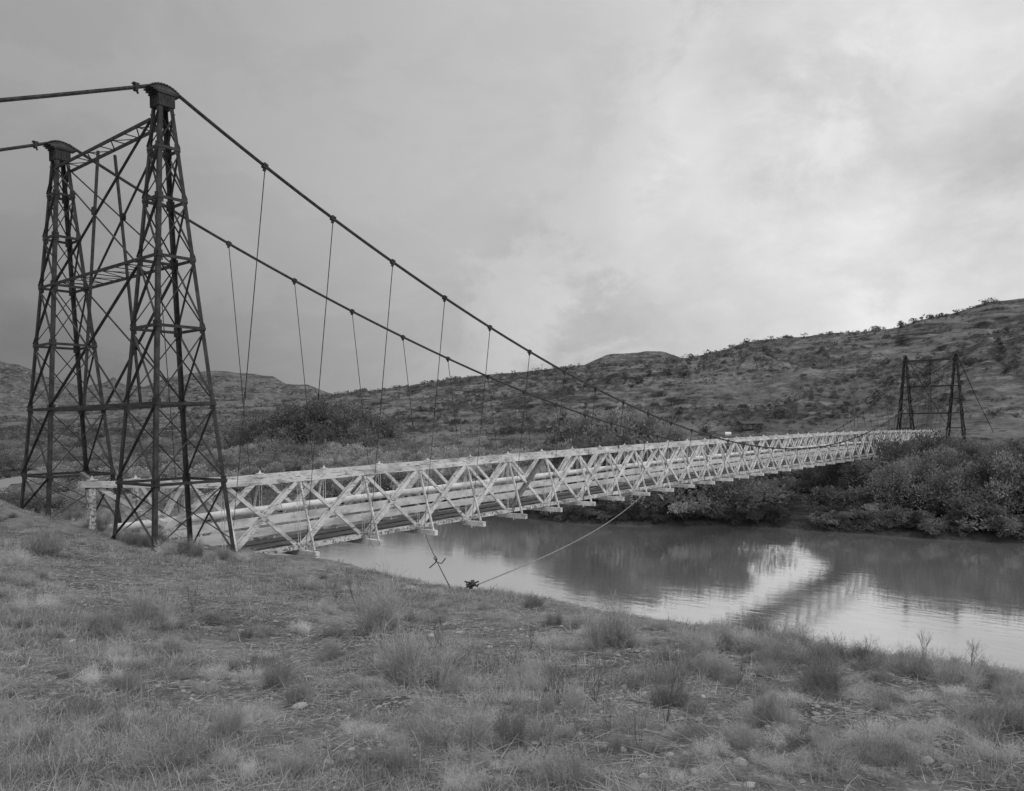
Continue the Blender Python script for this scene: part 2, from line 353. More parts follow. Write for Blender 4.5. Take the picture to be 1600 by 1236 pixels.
def height(X, Y):
    X = np.asarray(X, float); Y = np.asarray(Y, float)
    # near bank
    dc, sc, zc = poly_dist(crest, X, Y)
    s = -dc*sc                                      # positive towards the river (right of the line of travel)
    ns = near_surface(np.clip(X, -80, 12), np.clip(Y, -80, 80))
    det = .10*fbm(X*.45, Y*.45, 4, 5)+.05*fbm(X*2.2, Y*2.2, 3, 8)
    inland = np.clip(ns, -6, 1)
    drop = np.where(s > 0, .12*s+.055*np.clip(s, 0, 9)**2+np.clip(s-9, 0, None)*1.0, 0)
    near = np.where(s > 0, np.minimum(zc, inland+.05)-drop, inland)+det
    near = np.maximum(near, -15.5)
    # far bank and flats
    df, sf, _ = poly_dist(farw, X, Y); q = df*(-sf)
    q = -q if FLIP else q
    d = (X-CAM[0])*fw[0]+(Y-CAM[1])*fw[1]; d /= math.cos(PIT)
    lat = (X-CAM[0])*rt[0]+(Y-CAM[1])*rt[1]
    rng = np.hypot(X-CAM[0], Y-CAM[1])
    bank = WZ+np.clip(q, -8, 0)*.5+.9*sstep(q, 0, 1.8)+.5*sstep(q, 3, 12)+.034*np.clip(q-14, 0, 200)
    bank = bank+.35*fbm(X*.12, Y*.12, 4, 14)*sstep(q, 1, 14)+.12*fbm(X*.7, Y*.7, 3, 15)*sstep(q, -1, 2)
    bank = np.maximum(bank, -6.2+4.4*np.exp(-((X-158)/34)**2-((Y-4)/30)**2)*0-30*(1-np.exp(-((X-165)/26)**2-((Y-4)/24)**2)))
    bank = np.minimum(bank, -4.2+.2*fbm(X*.05, Y*.05, 3, 2))
    far = bank
    dd = np.maximum(d, 1.0); px = PPX+FPX*lat/dd
    px = np.where(d > 1, px, np.where(lat > 0, 4000, -2500)); px = np.clip(px, -2500, 4000)
    for L in LAYERS:
        rc = np.interp(px, *L['rc']); rf = np.interp(px, *L['rf'])
        ysk = np.interp(px, L['x'], L['y'], left=760 if L['x'][0] > -1000 else None, right=760 if L['x'][-1] < 3000 else None)
        zc_ = (662.2-.0142*(px-PPX)-ysk)/FPX*rc+CAM[2]
        u = (dd-rf)/(rc-rf); g = np.clip(u, 0, 1)**L['p']
        amp = L['amp']
        wob = amp*fbm(X*.02, Y*.02, 5, L['seed'], .55)*np.clip(g*3, 0, 1)*np.clip((1-u)*4, 0, 1)
        gul = -amp*.9*np.abs(fbm(lat/dd*9+dd*.004, dd*.006, 4, L['seed']+50))*np.clip(g*4, 0, 1)*np.clip((1-u)*3, 0, 1)
        z0 = -5.0
        z = z0+(zc_-z0)*g+wob+gul
        T_ = L['ter']*(1+.15*fbm(X*.004, Y*.004, 2, 77)); k = z/T_+.8*fbm(X*.006, Y*.006, 3, 61); fr = k-np.floor(k)
        zt = z+(sstep(fr, .55, .82)-fr)*T_*(.9 if L.get('cliff') else 1.0*sstep(fbm(X*.013, Y*.013, 3, 62), -.3, .35))
        z = np.where(u < 1, z+(zt-z)*np.clip(g*3, 0, 1)*np.clip((1-u)*8, 0, 1), zc_-(dd-rc)*.22)
        z = z+(2.6*fbm(X*.055, Y*.055, 5, 40, .62)-1.6*np.abs(fbm(X*.035, Y*.035, 4, 44)))*np.clip(g*4, 0, 1)*np.clip((1-u)*6, .25, 1)
        z = np.where((u > 0) & (d > 1), z, -50)
        far = np.maximum(far, z)
    far = np.where(q < 0, bank, far)
    return np.maximum(near*(s < 60)+(-15.5)*(s >= 60), np.where(q > -8, far, -15.5))
FLIP = False
# decide the orientation of the far bank line with a point known to lie beyond it
df, sf, _ = poly_dist(farw, np.array([150.]), np.array([4.]))
FLIP = (-sf[0]) < 0
def hz(x, y): return float(height(np.array([float(x)]), np.array([float(y)]))[0])

def polar_grid(r, a):
    R, A = np.meshgrid(r, a, indexing='ij')
    X = CAM[0]+R*np.cos(A); Y = CAM[1]+R*np.sin(A); Z = height(X, Y)
    V = np.stack([X, Y, Z], -1).reshape(-1, 3); nr, na = R.shape
    i, j = np.meshgrid(np.arange(nr-1), np.arange(na-1), indexing='ij'); b = (i*na+j).ravel()
    F = np.stack([b, b+na, b+na+1, b+1], 1)
    return V, F
HALF = math.radians(44)
ang = np.concatenate([np.linspace(YAW+HALF, YAW+math.pi, 60)[1:][::-1]*1.0])
a_in = np.linspace(YAW-HALF, YAW+HALF, 620)
a_out1 = np.linspace(YAW+HALF, YAW+math.pi, 50)[1:]; a_out0 = np.linspace(YAW-math.pi, YAW-HALF, 50)[:-1]
angs = np.concatenate([a_out0, a_in, a_out1])
r1 = np.concatenate([np.linspace(.4, 8, 60), np.geomspace(8, 40, 130)[1:], np.geomspace(40, 165, 120)[1:]])
r2_ = np.concatenate([np.linspace(165, 620, 330), np.geomspace(620, 2900, 150)[1:]])
V, F = polar_grid(r1, angs)
V0 = np.array([[CAM[0], CAM[1], hz(CAM[0], CAM[1])]]); na = len(angs)
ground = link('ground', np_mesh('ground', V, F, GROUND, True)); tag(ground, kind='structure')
cap = MB(); ring = V[:na]; cap.add(np.vstack([V0, ring]), [(0, i+1, i+2) for i in range(na-1)])
V, F = polar_grid(r2_, angs)
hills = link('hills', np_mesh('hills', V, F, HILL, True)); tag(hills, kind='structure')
# river
wm = MB(); wm.add([(-400, -700, WZ), (500, -700, WZ), (500, 900, WZ), (-400, 900, WZ)], [(0, 1, 2, 3)])
river = wm.build('river_water', WATER); tag(river, kind='structure')

exec_parts = True
# ------------------------------------------------------------------ the suspension bridge
SPAN, YC, TW_HALF = 153.0, 4.315, 1.5
bridge = bpy.data.objects.new('suspension_bridge', None); COL.objects.link(bridge)
tag(bridge, 'long narrow suspension bridge with dark steel lattice towers and white timber truss crossing the river', 'bridge')
LEV = [9.88, 8.06, 5.99, 3.53, .83, -1.95]
def bw_(z): return .385+(9.88-z)*.0795
CORN = [(-1, 1), (-1, -1), (1, -1), (1, 1)]
def make_tower(X0, lowz, name='tower'):
    # the tower mesh itself is the portal bracing that ties its two columns together
    def P(c, y0, z, k=1.0):
        b = bw_(z)*k; return np.array((X0+c[0]*b, y0+c[1]*b, z))
    t = MB(); Wd = YC*2
    ztop = 11.25
    for sx in (-1, 1):
        xa = lambda z: X0+sx*bw_(z)
        yn = lambda z: bw_(z); yf = lambda z: Wd-bw_(z)
        def pt(z, y): return (xa(z), y, z)
        wd = (.10 if sx < 0 else .08)*(1 if X0 < 10 else 2.4)
        t.beam(pt(10.9, yn(10.9)), pt(LEV[2]-.1, yf(LEV[2])), .03+.01*sx, wd, (1, 0, 0))
        t.beam((xa(10.9)+.06*sx, yf(10.9), 10.9), (xa(LEV[2])+.06*sx, yn(LEV[2]), LEV[2]-.1), .045, .045)
        t.beam(pt(LEV[2]-.25, yn(LEV[2])), pt(LEV[4]+.1, yf(LEV[4])), .03, .11, (1, 0, 0))
        t.beam((xa(LEV[2])+.06*sx, yf(LEV[2]), LEV[2]-.25), (xa(LEV[4])+.06*sx, yn(LEV[4]), LEV[4]+.1), .045, .055)
        t.angle((xa(10.7)-.05, YC, 10.75), (xa(LEV[4])-.05, YC, LEV[4]), .09, .03, np.array((1, 0, 0)), np.array((0, 1, 0)))
        zc1 = (10.9+LEV[2]-.1)/2; t.box((xa(zc1)+.09*sx, YC, zc1), .02, .28, .30)
    tower = t.build(name, STEEL, bridge)
    for y0 in (0.0, Wd):
        feet = []
        for c in CORN:
            zb = (hz(X0+c[0]*1.5, y0+c[1]*1.5)-.35) if X0 < 10 else lowz
            m = MB(); d1 = np.array((-c[0], 0, 0.)); d2 = np.array((0, -c[1], 0.))
            m.angle(P(c, y0, zb), P(c, y0, 11.38), .145 if X0 < 10 else .25, .02, d1, d2)
            zs = LEV+[min(LEV[-1]-2.8, -4.7)]
            for z in LEV:                      # splice plates with their rivets
                p = P(c, y0, z); m.box(p+(-c[0]*.1, c[1]*.012, 0), .18, .02, .36); m.box(p+(c[0]*.012, -c[1]*.1, 0), .02, .18, .36)
            m.build('leg', STEEL, tower)
            feet.append(zb)
        tops = [11.2]+LEV; bots = LEV+[min(feet)+.3 if X0 > 10 else -4.95]
        for i, z in enumerate(LEV):
            m = MB()
            for k in range(4):
                a = P(CORN[k], y0, z, 1.02); b = P(CORN[(k+1) % 4], y0, z, 1.02); m.beam(a, b, .06, .10 if X0 < 10 else .16)
            m.build('ring_strut', STEEL, tower)
        for i, (za, zb) in enumerate(zip(tops, bots)):
            m = MB()
            for k in range(4):
                ca, cb = CORN[k], CORN[(k+1) % 4]
                nx, ny = (ca[0]+cb[0])/2, (ca[1]+cb[1])/2
                off = np.array((nx, ny, 0))*.012; off2 = np.array((nx, ny, 0))*(-.05)
                zz = zb
                if zb < -4 and X0 < 10: zz = max(hz(*(P(cb, y0, -4.5)[:2])), hz(*(P(ca, y0, -4.5)[:2])))-.05
                heavy = (k == 0)
                bk = 1.0 if X0 < 10 else 2.6
                m.beam(P(cb, y0, za-.06)+off, P(ca, y0, zz+.08)+off, .02, (.105 if heavy else .082)*bk, off)
                m.beam(P(ca, y0, za-.06)+off2, P(cb, y0, zz+.08)+off2, .02, .075*bk, off)
                if i >= 3:   # the light inner diaphragm rods
                    pass
            m.build('cross_bracing', STEEL, tower)
        # riveted cap box, bearing plates, saddle
        m = MB(); m.box((X0, y0, 11.56), .60, .60, .42)
        for sx in np.linspace(-.28, .28, 6):
            for sy in (-1, 1):
                m.box((X0+sx, y0+sy*.306, 11.56), .022, .022, .40); m.box((X0+sy*.306, y0+sx, 11.56), .022, .022, .40)
        m.box((X0, y0, 11.80), .70, .68, .05); m.box((X0, y0, 11.86), .92, .58, .055); m.build('tower_cap', STEEL, tower)
        m = MB()                                   # saddle: rope strands over an arched casting
        n = 13; pr = []
        for k in range(n):
            a = math.radians(-44+88*k/(n-1)); pr.append((math.sin(a)*.86, 11.30+math.cos(a)*.86))
        bot = [(x, max(11.9, z-.5)) for x, z in pr]
        vs = []; 
        for sy in (-.17, .17):
            vs += [(X0+x, y0+sy, z-.05) for x, z in pr]+[(X0+x*.95, y0+sy*1.6, 11.89) for x, z in pr]
        fs = []
        for k in range(n-1):
            fs += [(k, k+1, 2*n+k+1, 2*n+k), (k, n+k, n+k+1, k+1), (2*n+k, 2*n+k+1, 3*n+k+1, 3*n+k), (n+k, 3*n+k, 3*n+k+1, n+k+1)]
        fs += [(0, 2*n, 3*n, n), (n-1, 2*n-1, 4*n-1, 3*n-1)]
        m.add(vs, fs)
        for j in range(-3, 4):
            m.tube([(X0+x*1.0, y0+j*.052, z) for x, z in pr], .028, 5)
        for k in range(1, n-1, 1):
            x, z = pr[k]; m.tube([(X0+x, y0-.25, z-.10), (X0+x, y0-.19, z+.02), (X0+x, y0+.19, z+.02), (X0+x, y0+.25, z-.10)], .014, 4)
        m.build('cable_saddle', STEEL, tower)
    # three laced girders between the columns
    for z, gb in ((10.95, None), (LEV[2], None), (LEV[4], None)):
        m = MB(); b = bw_(z)*1.02; w0 = .105 if X0 < 10 else .24
        for sx in (-1, 1): m.beam((X0+sx*b, b, z), (X0+sx*b, Wd-b, z), .07, w0)
        nb = 8; ys = np.linspace(b, Wd-b, nb+1)
        for k in range(nb):
            m.beam((X0-b, ys[k], z-.02), (X0+b, ys[k], z-.02), .04, .03) if k else None
            s = 1 if k % 2 else -1
            m.beam((X0-s*b, ys[k], z-.05), (X0+s*b, ys[k+1], z-.05), .045, .02)
        m.build('cross_girder', STEEL, tower)
    return tower
tower1 = make_tower(0.0, None); tower2 = make_tower(SPAN, -8.6)

def U(x): return (x-76.5)/76.5
def zt(x): return -1.93-.60*U(x)**2+.52*max(0., (4.0-x)/5.7)
def zb(x): return -5.02-.62*U(x)**2
def cz(x): return -3.25+15.05*U(x)**2+.5*math.exp(-min(x, SPAN-x)/7)
def cy(x, s): # s=-1 near cable, +1 far cable
    off = 2.30+2.015*U(x)**2; return YC+s*off
PAN = 3.8; X0B, NP = -.1, 41
ST = [-1.55]+[X0B+PAN*k for k in range(1, NP)]
# main cables with clamps, backstays to ground
for s in (-1, 1):
    xs = np.linspace(0.35, SPAN-.35, 160); pts = [(x, cy(x, s), cz(x)) for x in xs]
    y0 = cy(0, s)
    m = MB()
    for j in range(7):      # seven ropes laid together
        a = 2*math.pi*j/6; oy, oz = (0, 0) if j == 6 else (.042*math.cos(a), .042*math.sin(a))
        m.tube([(p[0], p[1]+oy, p[2]+oz) for p in pts], .028, 5)
    zs = 12.17
    for (xa, xb, dz, dy) in ((-.35, -62, -14.6, 0), (SPAN+.35, SPAN+52, -17.0, 0)):
        ya = cy(0, s)
        for j in range(7):
            a = 2*math.pi*j/6; oy, oz = (0, 0) if j == 6 else (.042*math.cos(a), .042*math.sin(a))
            p0 = np.array((xa, ya, zs-.12)); p1 = np.array((xb, ya+dy*1.0, zs+dz))
            if xa < 0: p1 = np.array((-38.5, ya, -2.6)); 
            seg = [p0+(p1-p0)*t+np.array((0, 0, -.35*4*t*(1-t))) for t in np.linspace(0, 1, 12)]
            m.tube([q+(0, oy, oz) for q in seg], .028, 5)
    # short link over each saddle end
    cable = m.build('main_cable', CABLE, bridge)
    for k, x in enumerate(ST):
        if x < 2 or x > SPAN-2: continue
        m = MB(); sl = (cz(x+.1)-cz(x-.1))/.2; d = np.array((1, 0, sl)); d /= np.linalg.norm(d)
        x = x+(.62 if s < 0 else .25)*math.exp(-(x-3.7)/6); p = np.array((x, cy(x, s), cz(x))); sl = (cz(x+.1)-cz(x-.1))/.2
        m.beam(p-d*.10, p+d*.10, .17, .20); m.beam(p-d*.05+(0, 0, -.1), p+d*.05+(0, 0, -.1), .10, .22)
        m.tube([p+(0, -.12, .02), p+(0, .12, .02)], .03, 6)
        m.build('cable_clamp', STEEL, cable)
    m = MB(); p = np.array((-.95, y0, 11.79))
    m.box(p, .10, .2, .22); m.beam(p+(-.08, 0, .17), p+(.08, 0, -.19), .08, .04, (0, 0, 1)); m.box(p+(0, 0, .13), .2, .2, .03); m.build('cable_clamp', STEEL, cable)
    for k, x in enumerate(ST):
        if x < 2 or x > SPAN-2: continue
        xt_ = x+(.62 if s < 0 else .25)*math.exp(-(x-3.7)/6)
        a = np.array((xt_, cy(xt_, s), cz(xt_)-.12)); b = np.array((x, YC+s*1.93, zb(x)-.18))
        if a[2]-b[2] < .3: continue
        m = MB(); r = .019; 
        zc = 1.3 if x < 9 else 1.3-.12*(x-9)
        if x < 40 and a[2]-zc > 1.0:
            c = b+(a-b)*((zc-b[2])/(a[2]-b[2])); m.tube([a, c], .020, 5); m.tube([c, b], .016, 4)
            m.tube([c-(0, 0, .16), c-(0, 0, .10), c+(0, 0, .10), c+(0, 0, .16)], [.015, .04, .04, .015], 6)
        else: m.tube([a, b], .021, 4)
        m.build('hanger', STEEL, bridge)
# trusses
def jit(v, a=.012): return np.asarray(v, float)+np.array([random.uniform(-a, a) for _ in range(3)])
n_diag = 0; rest = MB(); n_rest = 0
xs0, xs1 = ST[0], ST[-1]
ST_N = ST; xs1 = ST[-1]
for s in (-1, 1):
    ST = ST_N if s < 0 else [1.5]+ST_N[1:]; xs0 = ST[0]
    y = YC+s*TW_HALF; top = MB()
    for k in range(len(ST)-1):
        # chord built of three plies with staggered joints
        xa, xb = ST[k], ST[k+1]
        for j, oy in enumerate((-.105, 0, .105)):
            o = [0, .9, 1.9][j]; a = max(xa+o, xs0) if k else xs0-.45; b = min(xb+o, xs1) if k < len(ST)-2 else xs1+.3
            if b-a < .2: continue
            top.beam((a+.006, y+oy, zt(a)+random.uniform(-.012, .012)), (b-.006, y+oy, zt(b)+random.uniform(-.012, .012)), .09, .225+random.uniform(-.01, .01))
    truss = top.build('stiffening_truss', PAINT, bridge)
    m = MB()
    for k in range(len(ST)-1):
        xa, xb = ST[k], ST[k+1]
        for j, oy in enumerate((-.09, .09)):
            o = [0, 1.7][j]; a = max(xa+o, xs0); b = min(xb+o, xs1)
            if k == 0: a = xs0
            m.beam((a+.006, y+oy, zb(a)+random.uniform(-.012, .012)), (b-.006, y+oy, zb(b)+random.uniform(-.012, .012)), .13, .20)
    m.build('bottom_chord', PAINTW, truss)
    for k in range(len(ST)-1):
        xa, xb = ST[k], ST[k+1]; g = .22
        mat = PAINT
        for typ in (0, 1):
            dm = MB()
            if typ == 0:   # double main member rising to the right
                for oy in (-.115, .115): dm.beam(jit((xa+g, y+oy, zb(xa)+.12)), jit((xb-g, y+oy, zt(xb)-.15)), .09, .17, (0, 0, 1))
            else:
                dm.beam(jit((xa+g, y, zt(xa)-.15)), jit((xb-g, y, zb(xb)+.12)), .10, .17, (0, 0, 1))
            if n_diag < 100 and (k < 34 if s < 0 else k < 16):
                o = dm.build('diagonal', PAINT, truss); n_diag += 1
                if s < 0 and k == 6 and typ == 0: o.data.materials[0] = GREYW; o['label'] = 'unpainted grey timber diagonal'
            else:
                for v in dm.v: pass
                rest.v += dm.v; off = rest.n
                rest.f += [tuple(i+off for i in q) for q in dm.f]; rest.n += dm.n
    for k, x in enumerate(ST):
        m = MB()
        for o in (-.07, .07): m.tube([(x+o, y, zt(x)+.10), (x+o*.8, y, zb(x)-.22)], .014, 5)
        m.build('vertical_rod', PAINT2, truss)
        m = MB(); m.beam((x-.17, y, zt(x)+.155), (x+.17, y, zt(x)+.155), .2, .035)
        m.tube([(x, y, zt(x)+.16), (x, y, zt(x)+.19), (x, y, zt(x)+.31)], [.11, .07, .018], 6); m.build('bolt_cap', PAINT2, truss)
        m = MB(); m.beam((x-.2, y, zb(x)+.12), (x+.2, y, zb(x)+.12), .34, .07); m.build('shoe_block', PAINTW, truss)
        if k > 0: m = MB(); m.beam((x, y+s*.14, zt(x)-.16), (x, y+s*1.13, zb(x)-.24), .10, .085, (1, 0, 0)); m.build('knee_brace', PAINT, truss)
    m = MB(); m.beam((xs0-.05, y, zt(xs0)-.16), (xs0-.05, y, zb(xs0)-.3), .23, .23, (1, 0, 0)); m.build('end_post', PAINTW, truss)
    if s < 0:
        m = MB(); m.beam((xs0+.1, y+.1, zt(xs0)+.02), at(128, 741, 30.6), .14, .18); m.build('end_brace', GREYW, truss)
ST = ST_N; xs0 = ST[0]
o = rest.build('diagonals_beyond_midspan', PAINT, bridge); tag(o, kind='stuff')
for k, x in enumerate(ST):
    if k == 0: continue
    m = MB(); m.beam((x, YC-2.85+random.uniform(-.07, .07), zb(x)-.27), (x, YC+2.85, zb(x)-.27), .22, .27, (0, 0, 1))
    m.tube([(x-.1, YC-2.0, zb(x)-.30), (x-.1, YC-2.0, zb(x)-.52)], .025, 5); m.tube([(x+.1, YC-2.0, zb(x)-.30), (x+.1, YC-2.0, zb(x)-.50)], .025, 5)
    m.build('floor_beam', PAINT, bridge)
m = MB()                                     # deck: crosswise planks, with two running strips
x = xs0
while x < xs1:
    w = .245; z = zb(x)+.03
    m.beam((x, YC-1.30+random.uniform(-.03, .03), z), (x, YC+1.30, z), w-.012, .07+random.uniform(0, .02)); x += w
deck = m.build('deck', DECKM, bridge)
for yy in (YC-.62, YC+.62):
    m = MB(); x = xs0
    while x < xs1:
        L = 4.2
        for o in (-.26, 0, .26): m.beam((x, yy+o, zb(x)+.11+random.uniform(0, .006)), (min(x+L, xs1)-.01, yy+o, zb(min(x+L, xs1))+.11), .24, .05)
        x += L
    m.build('runner_planks', DECKM, deck)
for sgn in (-1, 1):
    for dy in (-.45, -.15): pass
for (zo, h, yy) in ((.50, .38, YC+1.12), (1.03, .42, YC+1.14)):
    m = MB(); x = xs0+1
    while x < xs1-.1:
        L = 4.85; e = min(x+L, xs1); m.beam((x+.004, yy+random.uniform(-.006, .006), zb(x)+zo), (e-.004, yy, zb(e)+zo), .06, h+random.uniform(-.01, .01)); x += L
    gr = m.build('guard_rail', RAILM, bridge)
    if zo > 1:
        for x in ST[1:]:
            m = MB(); m.beam((x+.5, YC+1.21, zb(x)+.06), (x+.5, YC+1.21, zb(x)+1.22), .10, .12, (1, 0, 0)); m.build('rail_post', PAINT, gr)
m = MB(); m.tube([(x, YC+1.26, zb(x)+1.54) for x in np.linspace(xs0-1.5, xs1, 90)], .18, 14); pipe = m.build('water_pipe', RAILM, bridge, True)
for x in ST[1:]:
    m = MB(); m.beam((x+.9, YC+1.08, zb(x)+1.37), (x+.9, YC+1.5, zb(x)+1.37), .10, .08)
    m.tube([(x+.9, YC+1.26+.17*math.cos(a), zb(x)+1.56+.17*math.sin(a)) for a in np.linspace(-.4, math.pi+.4, 9)], .02, 4); m.build('pipe_bracket', STEEL, pipe)
# wind guys from the floor beams to the near bank
GUYM = mat_wood('bright_wire', .22, .38, (2, 2, 2))
def guy(P0, P1, r, sag, mat, twist):
    P0 = np.asarray(P0, float); P1 = np.asarray(P1, float)
    pts = [P0+(P1-P0)*t+np.array((0, 0, -sag*4*t*(1-t))) for t in np.linspace(0, 1, 24)]
    m = MB(); m.tube(pts, r, 5); g = m.build('wind_guy', mat, bridge)
    if twist == 1:
        q = pts[-1]; m = MB()
        for k in range(9):
            a = k*.7; c = q+np.array((.07*math.cos(a)*(1+.1*k), .07*math.sin(a), .02+.025*(k % 4)))
            m.tube([c, c+np.array((.10*math.cos(a*2.3), .10*math.sin(a*2.3), .06*math.sin(a*3))), c+np.array((.05*math.cos(a*1.3), .11*math.sin(a), .04))], .02, 5)
        m.beam(q+(-.15, -.1, .02), q+(.18, .12, .10), .09, .07); m.build('turnbuckle', STEEL, g)
    if twist == 2:
        q = pts[15]; m = MB(); R = rt; 
        m.tube([q-R*.28+(0, 0, -.22), q-R*.06+(0, 0, -.03), q+(0, 0, .10), q-R*.05+(0, 0, .2), q-R*.12+(0, 0, .14), q+(0, 0, -.02), q+R*.16+(0, 0, -.06), q+R*.30+(0, 0, .12)], .02, 5)
        m.build('wire_twist', STEEL, g)
    return g
bx = ST[9]; p1 = at(737, 917, 19.8)
guy((ST[10], YC-2.3, zb(ST[10])-.3), p1, .02, .5, GUYM, 1)
guy((ST[4]+.1, YC-1.9, zb(ST[4])-.4), at(703, 917, 20.5), .016, .1, CABLE, 2)
print('terrain check', [round(hz(a, b), 2) for a, b in ((0, 0), (153, 4), (75, 4), (100, 40), (20, 4), (CAM[0], CAM[1]))])
#VEGETATION
def hit(x, y, d0=2.0, d1=70.0):
    """where the line of sight through a photo pixel meets the near bank"""
    v = fw+rt2*(x-PPX)/FPX-up2*(y-PPY)/FPX; d = np.linspace(d0, d1, 600)
    P = CAM[None]+v[None]*d[:, None]; g = P[:, 2]-height(P[:, 0], P[:, 1]); k = np.argmax(g < 0)
    if not (g < 0).any(): return None
    return P[k], d[k]
def blades(base, direc, length, width, droop, seg=3):
    """curved tapering blades: base (n,3), unit direction (n,3), length, width, droop (n,)"""
    n = len(base); t = np.linspace(0, 1, seg+1)[None, :, None]
    side_ = np.cross(direc, RNG.normal(size=(n, 3))); side_ /= np.linalg.norm(side_, axis=1)[:, None]+1e-9
    hor = direc.copy(); hor[:, 2] = 0
    C = base[:, None]+direc[:, None]*t*length[:, None, None]
    C = C+(hor[:, None]*.6+np.array((0, 0, -.55)))*(t**2)*(droop*length)[:, None, None]
    w = (width[:, None, None]*(1-.85*t))*side_[:, None]
    V = np.stack([C-w/2, C+w/2], 2).reshape(-1, 3)
    i = np.arange(n)[:, None]*(2*(seg+1))+np.arange(seg)[None]*2; i = i.ravel()
    return V, np.stack([i, i+1, i+3, i+2], 1)
def rand_dir(n, spread):
    a = RNG.uniform(0, 2*math.pi, n); e = np.abs(RNG.normal(0, 1, n))*spread; e = np.clip(e, 0, 1.45)
    return np.stack([np.cos(a)*np.sin(e), np.sin(a)*np.sin(e), np.cos(e)], 1)
def leaves(P, N, L, Wd):
    """small folded leaf sprays at P, pointing along N"""
    n = len(P); s_ = np.cross(N, RNG.normal(size=(n, 3))); s_ /= np.linalg.norm(s_, axis=1)[:, None]+1e-9
    L = L[:, None]; Wd = Wd[:, None]
    V = np.stack([P, P+N*L*.5+s_*Wd*.5, P+N*L, P+N*L*.5-s_*Wd*.5], 1).reshape(-1, 3)
    return V, np.arange(4*n).reshape(-1, 4)
def crown(n, nl, wid, flat, leaf, upw, seed, low=.08):
    """unit-height crown: n leaf sprays around nl lobes; also returns the lobe centres"""
    g = np.random.default_rng(seed)
    a = g.uniform(0, 6.28, nl); r = np.sqrt(g.uniform(0, 1, nl))*wid*.34; z = g.uniform(low+.14, .88, nl)
    k = np.sqrt(np.clip(1-((z-.42)/.50)**2, .15, 1)); c = np.stack([np.cos(a)*r*k*1.25, np.sin(a)*r*k*1.25, z], 1)
    rad = g.uniform(.06, .20, nl)*(.7+.5*k)
    j = g.integers(0, nl, n); d = g.normal(size=(n, 3)); d /= np.linalg.norm(d, axis=1)[:, None]
    rr = rad[j]*g.uniform(.25, 1.0, n)**.5*(1+.16*g.normal(size=n)+.5*(g.uniform(0, 1, n) > .9)*g.uniform(0, 1, n)); P = c[j]+d*rr[:, None]*np.array((1.15, 1.15, flat))
    P[:, 2] = np.clip(P[:, 2], .01, None)
    N = d*.8+np.array((0, 0, upw))+g.normal(size=(n, 3))*.45; N /= np.linalg.norm(N, axis=1)[:, None]
    L = leaf*g.uniform(.6, 1.5, n); V, F = leaves(P, N, L, L*g.uniform(.3, .6, n))
    return V, F, c
def stems(c, r0, seed):
    m = MB(); rs = random.Random(seed); nst = max(2, len(c)//5)
    for q in c[:max(5, len(c)//2)]:
        b = np.array((q[0]*.12+rs.uniform(-.03, .03), q[1]*.12+rs.uniform(-.03, .03), -.03)); mid = (b+q)/2+np.array((q[0]*.12, q[1]*.12, -.02))
        m.tube([b, mid, q], [r0, r0*.7, r0*.25], 5)
    return m
PROTO = {}
def proto_tree(key, n, nl, wid, flat, leaf, upw, mat, seed, low=.08, r0=.014):
    V, F, c = crown(n, nl, wid, flat, leaf, upw, seed, low)
    PROTO.setdefault(key, []).append((np_mesh('crown', V, F, mat), stems(c, r0, seed).mesh('trunk', BARK)))
for i in range(5): proto_tree('dark', 8000, 40, 1.15, .95, .033, .45, LEAFD, 100+i)
for i in range(4): proto_tree('mid', 7500, 30, 1.15, .85, .034, .5, LEAFM, 200+i)
for i in range(4): proto_tree('pale', 6000, 24, 1.5, .75, .038, .7, LEAFL, 300+i, .02)
for i in range(4): proto_tree('dark_s', 1500, 16, 1.25, .9, .085, .5, LEAFD, 500+i, .02)
for i in range(3): proto_tree('mid_s', 1500, 16, 1.3, .85, .085, .5, LEAFM, 600+i, .02)
for i in range(3): proto_tree('pale_s', 1500, 16, 1.5, .8, .085, .6, LEAFL, 700+i, .02)
for i in range(4): proto_tree('scrub', 420, 9, 1.7, .7, .13, .5, SCRUBM, 400+i, 0, .02)
def plant(name, key, x, y, z, h, w, label, cat, group, trunk=True):
    if h < 4.2 and key+'_s' in PROTO: key += '_s'
    cm, tm = random.choice(PROTO[key])
    root = bpy.data.objects.new(name, None); COL.objects.link(root); root.empty_display_size = .1
    root.location = (x, y, z); root.rotation_euler = (0, 0, random.uniform(0, 6.28)); root.scale = (w, w, h)
    tag(root, label, cat, group)
    link('crown', cm, root)
    if trunk: link('trunk', tm, root)
    return root
def seen_tree(px, d, ytop, key, name, label, cat, group, wk=1.0, minh=1.2, trunk=True):
    """a tree standing at depth d in direction px whose top reaches the sight line ytop"""
    P = at(px, ytop, d); g = hz(P[0], P[1]); h = max(minh, P[2]-g)
    return plant(name, key, P[0], P[1], g-.1, h, h*wk, label, cat, group, trunk)
rnd = random.uniform
